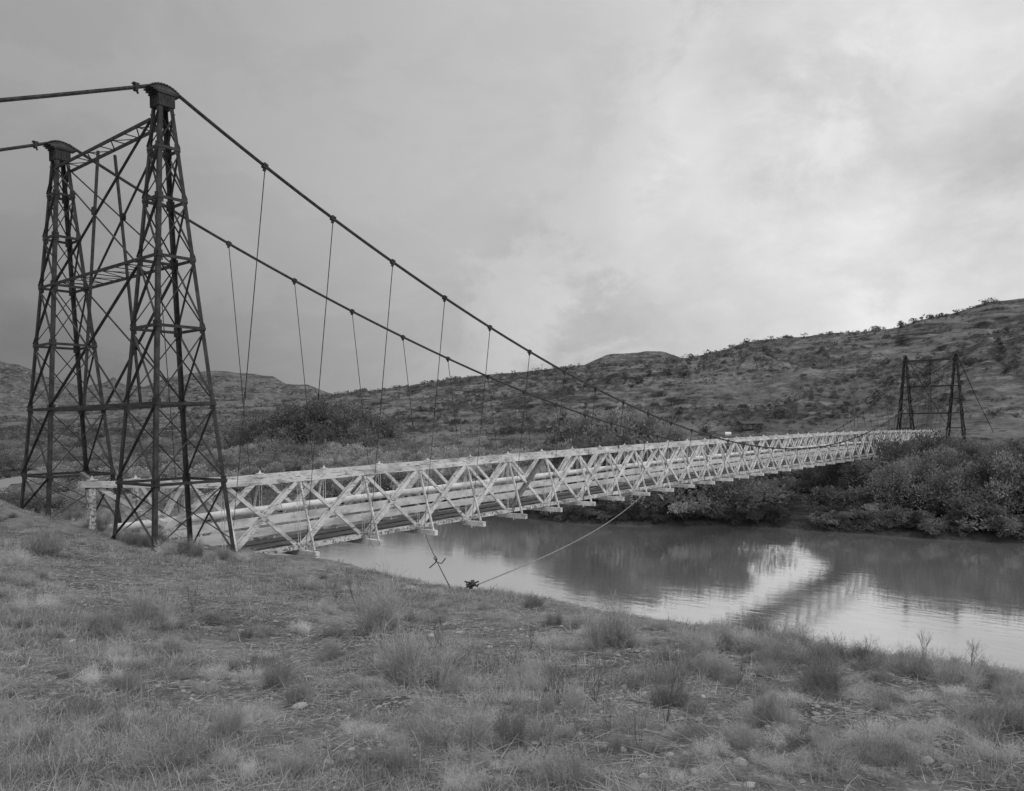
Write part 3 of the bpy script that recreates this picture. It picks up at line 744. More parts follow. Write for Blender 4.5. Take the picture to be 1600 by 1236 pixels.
# far bank, right: tall dark trees around the far tower
top_x = [1375, 1395, 1410, 1430, 1455, 1500, 1530, 1560, 1600, 1650, 1720]; top_y = [726, 702, 680, 667, 670, 690, 690, 690, 684, 680, 680]
G = 'tall dark trees on the far bank right of the truss'
for (px, d, dy) in [(1398, 106, 8), (1415, 100, 0), (1440, 104, 0), (1462, 97, 4), (1483, 103, 2), (1505, 99, 2), (1528, 104, 0), (1550, 98, 3), (1575, 102, 0), (1600, 97, 0), (1625, 103, 0), (1650, 98, 0), (1682, 104, 0)]:
    seen_tree(px, d, np.interp(px, top_x, top_y)+dy, 'dark', 'bank_tree', 'tall dark leafy tree on the far bank close to the far tower', 'tree', G, rnd(.80, .95))
for (px, dd, yt) in [(1402, 5, 724), (1425, 6, 702), (1448, 5, 712), (1470, 8, 692), (1494, 4, 726), (1516, 7, 698), (1540, 5, 708), (1566, 8, 694), (1590, 5, 704), (1612, 7, 690), (1640, 5, 702), (1380, 6, 748), (1360, 5, 758)]:
    P = on_z(px, float(np.interp(px, [p[0] for p in farw_px][::-1], [p[1] for p in farw_px][::-1])), WZ); seen_tree(px, float((P-CAM)@fw)+dd, yt, 'dark' if px % 3 else 'mid', 'bank_tree', 'x', 'tree', G, rnd(.8, 1.05))
G = 'leafy bushes at the water below the tall bank trees'
for (px, d, yt) in [(1398, 101, 765), (1418, 99, 748), (1442, 97, 738), (1470, 95, 748), (1490, 93, 772), (1512, 93.5, 758), (1538, 92, 750), (1562, 91, 762), (1590, 90, 748), (1618, 89, 752), (1645, 88, 745), (1500, 97, 722), (1450, 99, 712), (1560, 95, 718), (1610, 94, 715)]:
    seen_tree(px, d, yt, 'mid' if px in (1470, 1490, 1562) else 'dark', 'bank_bush', 'full rounded bush in front of the tall trees by the far tower', 'bush', G, rnd(.85, 1.1))
# far bank, middle: continuous thicket under and beyond the bridge
YW = lambda px: float(np.interp(px, [p[0] for p in farw_px][::-1], [p[1] for p in farw_px][::-1]))
def dwater(px): P = on_z(px, YW(px), WZ); return float((P-CAM)@fw)
for (xa, xb, offs, G, lab, nm, cat, st) in ((850, 1072, (.30, .55, .8, 1.0), 'low dark bushes on the steep far bank under the middle of the bridge', 'low dark shrub on the steep far bank below the middle of the bridge', 'bank_shrub', 'shrub', 13),
                                (1072, 1400, (.30, .52, .78, 1.0), 'thicket of bushes below the white truss on the far bank', 'dark bush in the thicket under the truss on the far bank', 'thicket_bush', 'bush', 15)):
    for r, (do, of) in enumerate(zip((2.5, 8, 16, 29), offs)):
        for px in np.arange(xa, xb, st):
            p = px+rnd(-7, 7)
            if 1228 < p < 1268 and r < 3: continue
            seen_tree(p, dwater(p)+do+rnd(-1.5, 1.5), YW(p)-of*(YW(p)-float(np.interp(p, [850, 935, 1060, 1240, 1390], [798, 783, 756, 724, 704])))*(1.15 if p > 1290 else 1.0)+rnd(-7, 6), 'dark' if random.random() < .72 else 'mid', nm, lab, cat, G+(', front row', ', second row', ', third row', ', back row')[r], rnd(1.0, 1.5), 1.6)
G = 'small overhanging shrubs along the far waterline'
for px in np.arange(856, 1680, 13):
    if 1225 < px < 1265: continue
    P = at(px, 700, dwater(px)+rnd(.3, 1.5)); h = rnd(1.0, 2.2) if px < 1390 else rnd(1.2, 3.4)
    plant('waterline_shrub', 'dark', P[0], P[1], hz(P[0], P[1])-.15, h, h*rnd(1.0, 1.5), 'shrub hanging over the far waterline', 'shrub', G, False)
# scrub behind the bridge (willow flats)
G = 'pale rounded willow scrub on the flat beyond the river'
for (xa, xb, d, yt, st) in ((385, 640, 152, 712, 21), (400, 660, 168, 696, 19), (380, 620, 188, 688, 19), (580, 880, 0, 722, 19), (600, 900, 9, 706, 20), (620, 930, 150, 697, 21), (200, 400, 150, 728, 24), (160, 400, 175, 706, 22), (640, 860, 205, 684, 22), (130, 370, 150, 748, 24), (850, 1060, 128, 694, 22), (1040, 1120, 0, 706, 18), (1050, 1130, 9, 694, 20), (1040, 1130, 170, 690, 22), (120, 420, 138, 762, 24), (430, 600, 143, 742, 22)):
    dn = d; row = (d, yt)
    for px in np.arange(xa, xb, st):
        if dn < 30: d = dwater(px)+4+dn
        seen_tree(px+rnd(-9, 9), d+rnd(-3, 3)*(1 if dn < 30 else 2), yt+rnd(-7, 8), 'pale', 'willow_scrub', 'pale rounded willow bush on the flat beyond the river', 'bush', G+' row at %d %d' % row, rnd(1.0, 1.5), trunk=False)
G = 'dark cottonwoods behind the two nearest hangers'
for (px, d, yt) in [(386, 205, 652), (402, 196, 660), (420, 210, 638), (441, 200, 632), (462, 212, 645), (478, 199, 629), (500, 210, 636), (519, 202, 620), (538, 208, 633), (553, 198, 626), (576, 210, 642), (590, 200, 648), (604, 207, 662), (430, 190, 664), (500, 188, 658), (560, 190, 660)]:
    seen_tree(px, d, yt, 'dark', 'cottonwood_tree', 'large dark spreading tree in the grove beyond the nearest hangers', 'tree', G, rnd(.85, 1.15))
G = 'grey green trees behind the middle of the truss'
for (px, d, yt) in [(868, 116, 690), (888, 122, 665), (910, 118, 650), (935, 122, 642), (962, 117, 634), (985, 121, 633), (1008, 116, 641), (1028, 120, 655), (1050, 117, 672), (1075, 118, 688), (945, 111, 668), (990, 111, 665), (905, 112, 682), (1035, 110, 684)]:
    seen_tree(px, d, yt, 'mid', 'bushy_tree', 'grey rounded bushy tree beyond the middle of the truss', 'tree', G, rnd(.9, 1.1))
G = 'dark trees around the ranch shed'
for (px, d, yt) in [(1140, 262, 656), (1160, 240, 662), (1186, 241, 662), (1152, 258, 652), (1163, 264, 655), (1196, 262, 645), (1208, 266, 640), (1219, 262, 638), (1232, 265, 646), (1248, 258, 650), (1262, 262, 646), (1280, 264, 650), (1300, 260, 654), (1318, 264, 652), (1340, 262, 658), (1240, 250, 662), (1275, 250, 664), (1310, 248, 666)]:
    seen_tree(px, d, yt, 'dark', 'ranch_tree', 'dark tree in the row behind the ranch shed', 'tree', G, rnd(.9, 1.15))
G = 'low scrub beyond the far end of the truss'
for px in np.arange(1120, 1420, 17):
    seen_tree(px+rnd(-6, 6), 200+rnd(-15, 15), 674+rnd(-3, 4), 'mid', 'low_scrub_bush', 'low scrub bush just above the far half of the truss', 'bush', G, rnd(1.2, 1.6), .8, trunk=False)
for px in np.arange(1510, 1660, 17):
    seen_tree(px+rnd(-6, 6), 150+rnd(-12, 12), 688+rnd(-4, 4), 'mid', 'low_scrub_bush', 'low scrub bush right of the far tower', 'bush', 'low scrub right of the far tower', rnd(1.2, 1.6), .8, trunk=False)
G = 'dark scrub on the valley floor left of the near tower'
for (xa, xb, d, yt) in ((-60, 130, 128, 764), (95, 200, 175, 716), (-60, 380, 215, 694), (-60, 390, 270, 682)):
    for px in np.arange(xa, xb, 25):
        seen_tree(px+rnd(-9, 9), d+rnd(-8, 8), yt+rnd(-5, 6), 'mid', 'valley_scrub', 'dark scrub bush on the valley floor seen through the near tower', 'bush', G+' row at %d' % d, rnd(1.2, 1.8), trunk=False)

# shrubs dotted over the slopes: 300 one by one, the far small ones as one mass
cand = []
while len(cand) < 8500:
    px = rnd(-20, 1640); d = rnd(190, 700) if random.random() < .8 else rnd(500, 1000); P = at(px, 600, d)
    n = float(fbm(np.array(P[0]*.02), np.array(P[1]*.02), 3, 91))
    if n+rnd(-.35, .35) < .0: continue
    cand.append((d, px, P[0], P[1]))
H = height(np.array([c[2] for c in cand]), np.array([c[3] for c in cand]))
C2 = []
for (d, px, x, y), z in zip(cand, H):
    u, v, _ = proj((x, y, z)); C2.append((d, x, y, z, v, (.8+1.0*rnd(0, 1)**2+(1.3 if random.random() < .12 else 0))*(1.0 if d < 400 else 1.25)))
C2.sort(key=lambda c: c[0]/c[5])
for c in C2[:290]:
    plant('hillside_shrub', 'scrub', c[1], c[2], c[3]-.1, c[5], c[5]*rnd(.9, 1.3), 'small dark desert shrub dotted on the rocky hillside', 'shrub', 'desert shrubs dotted over the hillside', False)
PV, PF = [], []; off = 0
for c in C2[290:]:
    me = random.choice(PROTO['scrub'])[0]; 
    if not hasattr(plant, 'cache'): plant.cache = {}
    if me.name not in plant.cache:
        a = np.empty(len(me.vertices)*3, np.float32); me.vertices.foreach_get('co', a); plant.cache[me.name] = a.reshape(-1, 4, 3)
    Q = plant.cache[me.name]; Q = Q[RNG.choice(len(Q), 70, False)]; ctr = Q.mean(1, keepdims=True); Q = (Q-ctr)*2.0+ctr
    Q = Q.reshape(-1, 3)*np.array((c[5]*1.1, c[5]*1.1, c[5]))+np.array((c[1], c[2], c[3]-.1)); PV.append(Q); PF.append(np.arange(len(Q)).reshape(-1, 4)+off); off += len(Q)
tag(link('distant_scrub', np_mesh('distant_scrub', np.concatenate(PV), np.concatenate(PF), SCRUBM)), 'fine dark scrub scattered over the far slopes', 'scrub', kind='stuff')
# junipers on the skyline
for (px, d, yt) in [(1407, 455, 500), (1409, 457, 506), (1398, 470, 511), (1374, 472, 513), (1440, 455, 494), (1455, 452, 491), (1470, 452, 488), (1340, 476, 515), (1352, 470, 514), (1228, 500, 523), (1190, 505, 530), (1172, 508, 533), (1165, 508, 531), (1120, 520, 548), (1110, 522, 549), (1235, 498, 524), (1315, 480, 517)]:
    P = at(px, yt, d); g = hz(P[0], P[1]); h = min(max(P[2]-g, 2.2), 7.5)
    plant('skyline_juniper', 'dark', P[0], P[1], g-.2, h, h*.8, 'small dark juniper on the skyline of the right hill', 'tree', 'junipers along the skyline', True)

# ------------------------------------------------------------------ the ranch by the far road, poles
WHITE, _T = new_mat('white_vehicle_paint'); finish(_T, .82, .35, .5)
GLASS, _T = new_mat('dark_glass'); finish(_T, .03, .1, .6)
RUB, _T = new_mat('tyre_rubber'); finish(_T, .03, .8)
def loft(m, prof, y0, y1):
    n = len(prof); v = [(x, y0, z) for x, z in prof]+[(x, y1, z) for x, z in prof]
    m.add(v, [(i, (i+1) % n, (i+1) % n+n, i+n) for i in range(n)]+[tuple(range(n))[::-1], tuple(range(n, 2*n))])
def vehicle(px, d, ry, prof, glass, L, label, cat, name):
    P = at(px, 672, d); z = hz(P[0], P[1]); r = bpy.data.objects.new(name, None); COL.objects.link(r); r.location = (P[0], P[1], z); r.rotation_euler = (0, 0, ry)
    tag(r, label, cat); m = MB(); loft(m, prof, -.9, .9); m.build('body', WHITE, r)
    m = MB(); loft(m, glass, -.915, .915); m.build('windows', GLASS, r)
    for x in (-L*.3, L*.3):
        for y in (-.82, .82): m = MB(); m.tube([(x, y-.11, .36), (x, y+.11, .36)], .36, 14); m.build('wheel', RUB, r)
vehicle(1111, 236, 1.3, [(-2.6, .45), (2.6, .45), (2.65, .95), (1.3, 1.12), (.7, 1.75), (-.6, 1.78), (-.75, 1.15), (-2.6, 1.12)], [(.95, 1.16), (.62, 1.66), (-.5, 1.68), (-.55, 1.16)], 5.2, 'white pickup truck parked left of the dark ranch trees', 'pickup truck', 'pickup_truck')
vehicle(1137, 242, .5, [(-2.2, .35), (2.2, .35), (2.2, .8), (1.2, .95), (.6, 1.42), (-1.2, 1.42), (-1.9, .95), (-2.2, .9)], [(1.0, .98), (.5, 1.35), (-1.1, 1.35), (-1.6, .98)], 4.4, 'pale car parked in front of the ranch shed', 'car', 'parked_car')
P = at(1172, 668, 250); z = hz(P[0], P[1]); sh = bpy.data.objects.new('ranch_shed', None); COL.objects.link(sh); sh.location = (P[0], P[1], z-.1); sh.rotation_euler = (0, 0, -.7)
tag(sh, 'low dark ranch shed with a shallow pitched roof among trees', 'shed')
m = MB(); m.box((0, 0, .9), 7, 4.4, 1.8); m.build('wall', GREYW, sh)
m = MB(); m.add([(-4, -2.7, 1.7), (4, -2.7, 1.7), (4, 0, 2.6), (-4, 0, 2.6), (-4, 2.7, 1.7), (4, 2.7, 1.7)], [(0, 1, 2, 3), (3, 2, 5, 4), (0, 3, 4), (1, 5, 2)]); m.build('roof', BARK, sh)
m = MB(); m.box((0, -2.23, .85), 1.0, .06, 1.7); m.build('door', BARK, sh)
m = MB(); m.box((2.2, -2.23, 1.1), .9, .06, .7); m.build('window', GLASS, sh)
for (px, ya, yb, d, lab) in ((720, 626, 664, 260, 'pale utility pole standing behind the far cable left of the middle'), (1051, 619, 660, 250, 'pale utility pole standing on the slope left of the ranch trees'), (847, 573, 585, 560, 'tiny utility pole on the skyline above the near cable'), (1335, 600, 640, 230, 'thin utility pole on the slope left of the far tower')):
    P = at(px, yb, d); z = hz(P[0], P[1]); Pt = at(px, ya, d); h = max(6.0, min(Pt[2]-z, 11)); r = bpy.data.objects.new('utility_pole', None); COL.objects.link(r); r.location = (P[0], P[1], z)
    tag(r, lab, 'utility pole', 'utility poles')
    m = MB(); m.tube([(0, 0, -.5), (0, 0, h)], [.17, .12], 6); m.build('pole', GREYW, r)
    m = MB(); m.beam((-1.1*rt[0], -1.1*rt[1], h-.7), (1.1*rt[0], 1.1*rt[1], h-.7), .1, .12); m.build('crossarm', GREYW, r)
# dirt road on the valley floor, far left
rp = [at(x, y, 1) for x, y in ((-260, 752), (-60, 744), (20, 737), (70, 733))]; rd = []
for (x, d) in ((-420, 150), (-200, 158), (-60, 168), (10, 180), (60, 200), (80, 226)):
    P = at(x, 700, d); rd.append(P[:2])
rd = np.array(rd); tt = np.linspace(0, len(rd)-1, 60); cl = np.stack([np.interp(tt, range(len(rd)), rd[:, k]) for k in (0, 1)], 1)
dv = np.gradient(cl, axis=0); dv /= np.linalg.norm(dv, axis=1)[:, None]; nv = np.stack([-dv[:, 1], dv[:, 0]], 1); vs = []
for o in np.linspace(-4, 4, 7):
    q = cl+nv*o; vs.append(np.column_stack([q, height(q[:, 0], q[:, 1])+.12]))
V = np.stack(vs, 1).reshape(-1, 3); i, j = np.meshgrid(np.arange(59), np.arange(6), indexing='ij'); b = (i*7+j).ravel()
SAND = mat_wood('pale_dirt', .24, .31, (1, 1, 1)); tag(link('dirt_road', np_mesh('dirt_road', V, np.stack([b, b+7, b+8, b+1], 1), SAND)), kind='structure')

# ------------------------------------------------------------------ near bank: grass, brush, stones
def sample_bank(n, pw=1.0, xr=(-60, 1660), dmax=31):
    px = RNG.uniform(xr[0], xr[1], n); d = 2.8*(dmax/2.8)**(RNG.uniform(0, 1, n)**pw)
    v = fw[None]+rt2[None]*((px-PPX)/FPX)[:, None]; v = v+up[None]*0
    X = CAM[0]+d*v[:, 0]; Y = CAM[1]+d*v[:, 1]
    dc, sc, _ = poly_dist(crest, X, Y); ok = (-dc*sc) < 2.5
    return X[ok], Y[ok], d[ok]
X, Y, D = sample_bank(34000, .80)
pat = fbm(X*.38, Y*.38, 3, 71)+.5*fbm(X*1.7, Y*1.7, 2, 72)
bare = sstep(fbm(X*.5+9, Y*.5, 3, 55), -.25, .15)
keep = RNG.uniform(0, 1, len(X)) < np.clip(.55+1.1*pat, .04, 1)*(.25+.75*bare)
for (cx0, cy0, cd, cr, ck) in ((1290, 1165, 5.6, 1.7, .85), (1100, 1200, 4.6, .9, .8), (930, 1075, 8.0, 1.3, .8), (480, 1190, 4.9, .9, .75), (1480, 1190, 5.0, 1.1, .8), (760, 1000, 11, 1.4, .7), (330, 1100, 7.2, 1.0, .7), (1200, 1075, 8.2, 1.4, .7)):
    c0 = at(cx0, cy0, cd); keep &= RNG.uniform(0, 1, len(X)) > ck*np.exp(-((X-c0[0])**2+(Y-c0[1])**2)/cr**2)
X, Y, D, pat = X[keep], Y[keep], D[keep], pat[keep]; Z = height(X, Y)
nb = 15; n = len(X)
hgt = np.clip(.05+.06*pat+.035*RNG.exponential(1, n), .02, .26)*(.55+.075*np.minimum(D, 10))
B = np.repeat(np.stack([X, Y, Z-.01], 1), nb, 0); rad = np.repeat(hgt*.75+.04, nb)
aa = RNG.uniform(0, 6.283, n*nb); rr = rad*np.sqrt(RNG.uniform(0, 1, n*nb)); B[:, 0] += np.cos(aa)*rr; B[:, 1] += np.sin(aa)*rr
Dd = rand_dir(n*nb, .72); hh = np.repeat(hgt, nb)*RNG.uniform(.45, 1.3, n*nb); dd = np.repeat(D, nb)
V, F = blades(B, Dd, hh, .0034+.0006*dd, RNG.uniform(.1, .9, n*nb), 2)
Xl, Yl, Dl = sample_bank(30000, .72, dmax=26); nl_ = len(Xl); Dn = RNG.normal(size=(nl_, 3)); Dn[:, 2] = np.abs(Dn[:, 2])*.16+.03; Dn /= np.linalg.norm(Dn, axis=1)[:, None]
V2, F2 = blades(np.stack([Xl, Yl, height(Xl, Yl)+.012], 1), Dn, RNG.uniform(.05, .24, nl_)*(1+.02*Dl), .0026+.0006*Dl, RNG.uniform(0, .5, nl_), 2)
V = np.concatenate([V, V2]); F = np.concatenate([F, F2+len(V)-len(V2)])
tag(link('dry_grass', np_mesh('dry_grass', V, F, GRASS)), 'short dry pale grass covering the near river bank', 'grass', kind='stuff')
def brush_mesh(n, spread, wid, mat, twigs=0, droop=.3, name='foliage'):
    nc = 7; ca = RNG.uniform(0, 6.283, nc); cr = .42*np.sqrt(RNG.uniform(0, 1, nc)); ch = RNG.uniform(.45, 1.0, nc); j = RNG.integers(0, nc, n)
    a = RNG.uniform(0, 6.283, n); r = .12*np.sqrt(RNG.uniform(0, 1, n)); B = np.stack([np.cos(a)*r+np.cos(ca[j])*cr[j], np.sin(a)*r+np.sin(ca[j])*cr[j], 0*a], 1)
    D_ = rand_dir(n, spread)+np.stack([np.cos(ca[j])*cr[j], np.sin(ca[j])*cr[j], 0*a], 1)*.5; D_ /= np.linalg.norm(D_, axis=1)[:, None]; L = RNG.uniform(.35, 1.0, n)*(1-.25*(1-D_[:, 2]))*ch[j]; V, F = blades(B, D_, L, np.full(n, wid), RNG.uniform(0, droop*2, n), 3)
    # side sprays
    t = RNG.uniform(.35, .95, n*3); k = np.repeat(np.arange(n), 3); Pm = B[k]+D_[k]*(L[k]*t)[:, None]; N = D_[k]+RNG.normal(size=(n*3, 3))*.55; N /= np.linalg.norm(N, axis=1)[:, None]
    V2, F2 = blades(Pm, N, RNG.uniform(.08, .24, n*3), np.full(n*3, wid*.8), np.full(n*3, .2), 2)
    return np_mesh(name, np.concatenate([V, V2]), np.concatenate([F, F2+len(V)]), mat)
BUNCH = mat_leaf('pale_bunchgrass', .30, .72, 1.5, .4)
TUFT = [brush_mesh(560, .42, .009, BUNCH, droop=.5) for _ in range(4)]
BUSH = [brush_mesh(620, .60, .008, BRUSH, droop=.12) for _ in range(4)]
def twig_mesh(seed):
    rs = random.Random(seed); m = MB()
    def grow(p, d, L, r, dep):
        q = p+d*L; mid = p+d*L*.5+np.array([rs.uniform(-.04, .04)*L for _ in range(3)]); m.tube([p, mid, q], [r, r*.85, r*.65], 4)
        if dep == 0: return
        for _ in range(rs.choice((2, 2, 3))):
            e = d+np.array([rs.uniform(-.55, .55), rs.uniform(-.55, .55), rs.uniform(-.15, .4)]); e /= np.linalg.norm(e); grow(q, e, L*rs.uniform(.55, .85), r*.6, dep-1)
    for _ in range(4):
        d = np.array((rs.uniform(-.5, .5), rs.uniform(-.5, .5), 1.)); d /= np.linalg.norm(d); grow(np.zeros(3), d, .32, .011, 4)
    return m.mesh('stems', TWIG)
TW_M = [twig_mesh(s_) for s_ in range(4)]
def put(meshes, name, x, y, w, h, label, cat, group=None, sink=.02):
    r = hit(x, y)
    if r is None or r[0][2] < -6.2: return
    P, d = r; sz = h*d/FPX; sw = w*d/FPX/1.5; me = random.choice(meshes)
    o = link(name, me); o.location = (P[0], P[1], hz(P[0], P[1])-sink); o.rotation_euler = (0, 0, rnd(0, 6.28)); o.scale = (sw, sw, sz*(1.4 if meshes is BUSH else 1.15)); return tag(o, label, cat, group)
T_, B_ = TUFT, BUSH
for a in [
 (B_, 'brush_bush', 240, 978, 120, 75, 'dark airy bush on the grass below the near tower legs', 'bush'),
 (T_, 'grass_tuft', 160, 992, 90, 45, 'rounded grass tuft left of the dark airy bush below the tower', 'grass tuft'),
 (T_, 'grass_tuft', 18, 884, 70, 44, 'pale rounded tuft at the left edge below the far column', 'grass tuft'),
 (B_, 'brush_bush', 65, 868, 100, 55, 'bushy clump on the rise at the left edge below the far column', 'bush'),
 (T_, 'grass_tuft', 190, 1082, 75, 58, 'pale tuft standing alone on the left part of the bank', 'grass tuft'),
 (T_, 'grass_tuft', 255, 1215, 170, 105, 'largest pale grass tuft near the bottom left corner', 'grass tuft'),
 (T_, 'grass_tuft', 348, 1150, 80, 75, 'upright tuft right behind the largest pale tuft', 'grass tuft'),
 (B_, 'brush_bush', 578, 985, 140, 100, 'thin stemmed upright bush in the middle of the near bank', 'bush'),
 (B_, 'brush_bush', 655, 1068, 190, 100, 'wide dark brush clump in the centre of the foreground', 'bush'),
 (T_, 'grass_tuft', 700, 1172, 150, 100, 'tall bright grass tuft at the bottom centre', 'grass tuft'),
 (T_, 'grass_tuft', 795, 1165, 80, 85, 'bright tuft right next to the tall one at bottom centre', 'grass tuft'),
 (B_, 'brush_bush', 950, 1010, 125, 78, 'dense dark round bush above the river bend', 'bush'),
 (B_, 'brush_bush', 832, 950, 50, 24, 'small dark bush on the bank crest left of the round bush', 'bush'),
 (B_, 'brush_bush', 1290, 1085, 140, 90, 'broad soft bush on the right half of the bank', 'bush'),
 (B_, 'brush_bush', 1335, 1042, 110, 50, 'feathery bush on the crest against the bright water', 'bush'),
 (B_, 'brush_bush', 1435, 1062, 90, 48, 'dark bush on the crest right of the feathery one', 'bush'),
 (B_, 'brush_bush', 1500, 1078, 100, 62, 'bush with stalks near the right end of the crest', 'bush'),
 (B_, 'brush_bush', 1572, 1150, 150, 85, 'large rounded bush at the right edge of the foreground', 'bush'),
 (B_, 'brush_bush', 1205, 1135, 110, 62, 'low brush clump among the cobbles at lower right', 'bush'),
 (B_, 'brush_bush', 1040, 1110, 90, 55, 'small brush clump below the round bush', 'bush'),
 (B_, 'brush_bush', 1180, 1000, 120, 45, 'long low bush on the crest left of the bright reflection', 'bush'),
 (B_, 'brush_bush', 1240, 1020, 90, 40, 'low feathery bush at the foot of the bright reflection', 'bush'),
 (T_, 'grass_tuft', 15, 1140, 60, 58, 'tuft cut by the left edge of the picture', 'grass tuft'),
 (T_, 'grass_tuft', 20, 962, 60, 35, 'small tuft at the left edge level with the dark bush', 'grass tuft'),
 (B_, 'brush_bush', 430, 1075, 100, 55, 'low brush clump left of the wide central clump', 'bush'),
 (B_, 'brush_bush', 470, 1100, 90, 45, 'flat brush clump under the thin stemmed bush', 'bush'),
 (T_, 'grass_tuft', 880, 1110, 80, 45, 'short tuft right of the wide central clump', 'grass tuft'),
 (B_, 'brush_bush', 1015, 1180, 50, 35, 'tiny dark scraggly bush at the bottom right of centre', 'bush'),
 (B_, 'brush_bush', 1090, 1020, 100, 50, 'soft bush just right of the round dark bush', 'bush'),
 (T_, 'grass_tuft', 470, 1215, 110, 70, 'tuft at the bottom edge between the largest and the tall bright one', 'grass tuft'),
 (B_, 'brush_bush', 870, 1225, 150, 60, 'brush spread along the bottom edge right of centre', 'bush'),
 (B_, 'brush_bush', 1380, 1190, 140, 60, 'brush clump at the bottom right between cobbles', 'bush'),
 (T_, 'grass_tuft', 120, 1170, 90, 50, 'loose tuft left of the largest pale tuft', 'grass tuft'),
]: put(*a)
for k in range(46):
    x = 1120+k*11.5+rnd(-6, 6); put(B_ if k % 3 else T_, 'brush_bush' if k % 3 else 'grass_tuft', x, float(np.interp(x, [0, 1200, 1400, 1600, 1700], [990, 1010, 1043, 1075, 1085]))+rnd(0, 14), rnd(60, 120), rnd(24, 46), 'soft dry plant on the crest of the bank against the water', 'bush' if k % 3 else 'grass tuft', 'dry plants along the right hand crest')
G = 'tufts of longer grass scattered over the near bank'
for k in range(290):
    x = rnd(-10, 1610); yc = np.interp(x, [0, 150, 400, 600, 900, 1200, 1600], [800, 842, 878, 915, 955, 1012, 1075]); y = yc+(1236-yc)*rnd(0, 1)**1.2
    s_ = (y-640)/600
    if random.random() < .66: put(T_, 'grass_tuft', x, y, rnd(45, 120)*s_, rnd(22, 56)*s_, 'longer tuft of dry grass on the near bank', 'grass tuft', G)
    else: put(B_, 'brush_bush', x, y, rnd(60, 190)*s_, rnd(14, 40)*s_, 'small twiggy brush plant on the near bank', 'bush', 'small twiggy brush on the near bank')
for (x, y, w, h, l) in [(1352, 1010, 110, 75, 'bare branching stalks on the crest against the bright water'), (1440, 1040, 60, 55, 'thin bare stalk near the right end of the crest'), (1510, 1060, 90, 60, 'sparse leaning stalks at the right end of the crest'),
                        (1040, 1140, 120, 110, 'pale dead branching stalks at lower right of centre'), (930, 1100, 90, 95, 'dry branching stems below the round bush'), (1000, 1175, 80, 70, 'dead twigs rising from the scraggly bush'),
                        (560, 960, 90, 75, 'thin dead stems inside the upright middle bush'), (1180, 985, 60, 45, 'fine dead stems on the crest'), (300, 960, 60, 50, 'short dead stems under the tower leg')]:
    put(TW_M, 'dead_stalks', x, y, w, h, l, 'dead plant')
for (x, y) in ((177, 836), (183, 842), (241, 850), (250, 852), (232, 852), (297, 866), (306, 868), (288, 865), (369, 872), (380, 873), (36, 776), (80, 798), (148, 822), (160, 826), (140, 822), (330, 872), (345, 874), (268, 862), (210, 850), (120, 812)):
    put(T_ if random.random() < .6 else B_, 'grass_tuft', x+rnd(-5, 5), y+rnd(0, 5), rnd(34, 60), rnd(20, 36), 'tuft at the feet of the near tower', 'grass tuft', 'tufts at the feet of the near tower')
for k in range(44):
    x = rnd(20, 1590); yc = np.interp(x, [0, 150, 400, 600, 900, 1200, 1600], [800, 842, 878, 915, 955, 1012, 1075]); y = yc+(1225-yc)*rnd(0, 1)
    put(TW_M, 'dead_stalks', x, y, rnd(40, 110)*(y-640)/600, rnd(35, 85)*(y-640)/600, 'dead stalks', 'dead plant', 'dead stalks standing in the grass')
def stone_mesh(seed):
    g = np.random.default_rng(seed); m = MB(); nu, nv = 14, 9; V = []
    for j in range(nv+1):
        th = math.pi*j/nv
        for i in range(nu): V.append((math.sin(th)*math.cos(2*math.pi*i/nu), math.sin(th)*math.sin(2*math.pi*i/nu), math.cos(th)))
    V = np.array(V); o = g.uniform(0, 99); V *= (1+.22*fbm(V[:, 0]*1.3+o, V[:, 1]*1.3+V[:, 2], 3, seed))[:, None]*np.array((1, .74, .46))
    m.add(V, [(j*nu+i, j*nu+(i+1) % nu, (j+1)*nu+(i+1) % nu, (j+1)*nu+i) for j in range(nv) for i in range(nu)]); return m.mesh('cobble', ROCKM, True)
ST_M = [stone_mesh(s_) for s_ in range(6)]
def stone(x, y, w, label, group):
    r = hit(x, y)
    if r is None: return
    P, d = r; o = link('cobble', random.choice(ST_M)); k = w*d/FPX/2; o.location = (P[0], P[1], hz(P[0], P[1])+k*.12); o.scale = (k, k, k); o.rotation_euler = (rnd(-.2, .2), rnd(-.2, .2), rnd(0, 6.28)); tag(o, label, 'stone', group)
for (x, y, w, l) in [(1158, 1203, 30, 'largest pale cobble near the bottom right'), (1270, 1166, 26, 'rounded pale cobble beside the low brush clump'), (468, 1108, 26, 'single pale cobble left of centre on the grass'), (648, 1165, 22, 'small cobble left of the tall bright tuft'),
 (1445, 1196, 28, 'pale cobble close to the bottom right corner'), (1480, 1208, 26, 'second pale cobble close to the bottom right corner'), (975, 1078, 20, 'flat cobble below the round bush')]: stone(x, y, w, l, None)
G = 'river cobbles scattered over the bank'
for k in range(280):
    q = random.random(); cx0, cy0, sx0, sy0 = random.choice([(1290, 1165, 110, 32), (1290, 1165, 110, 32), (1100, 1200, 90, 26), (930, 1075, 80, 18), (480, 1190, 80, 24), (1480, 1190, 90, 28), (760, 1000, 70, 12), (330, 1100, 70, 20), (1200, 1075, 90, 18)])
    x, y = (random.gauss(cx0, sx0), min(1234, random.gauss(cy0, sy0))) if q < .72 else (rnd(0, 1600), rnd(930, 1232))
    stone(x, y, (4+13*random.random()**1.6)*(y-700)/400+1, 'small pale river cobble lying on the near bank', G)
X, Y, D = sample_bank(26000, .7, dmax=24); b_ = sstep(fbm(X*.5+9, Y*.5, 3, 55), -.25, .15); k = RNG.uniform(0, 1, len(X)) > .25+.6*b_; X, Y, D = X[k], Y[k], D[k]; Z = height(X, Y)
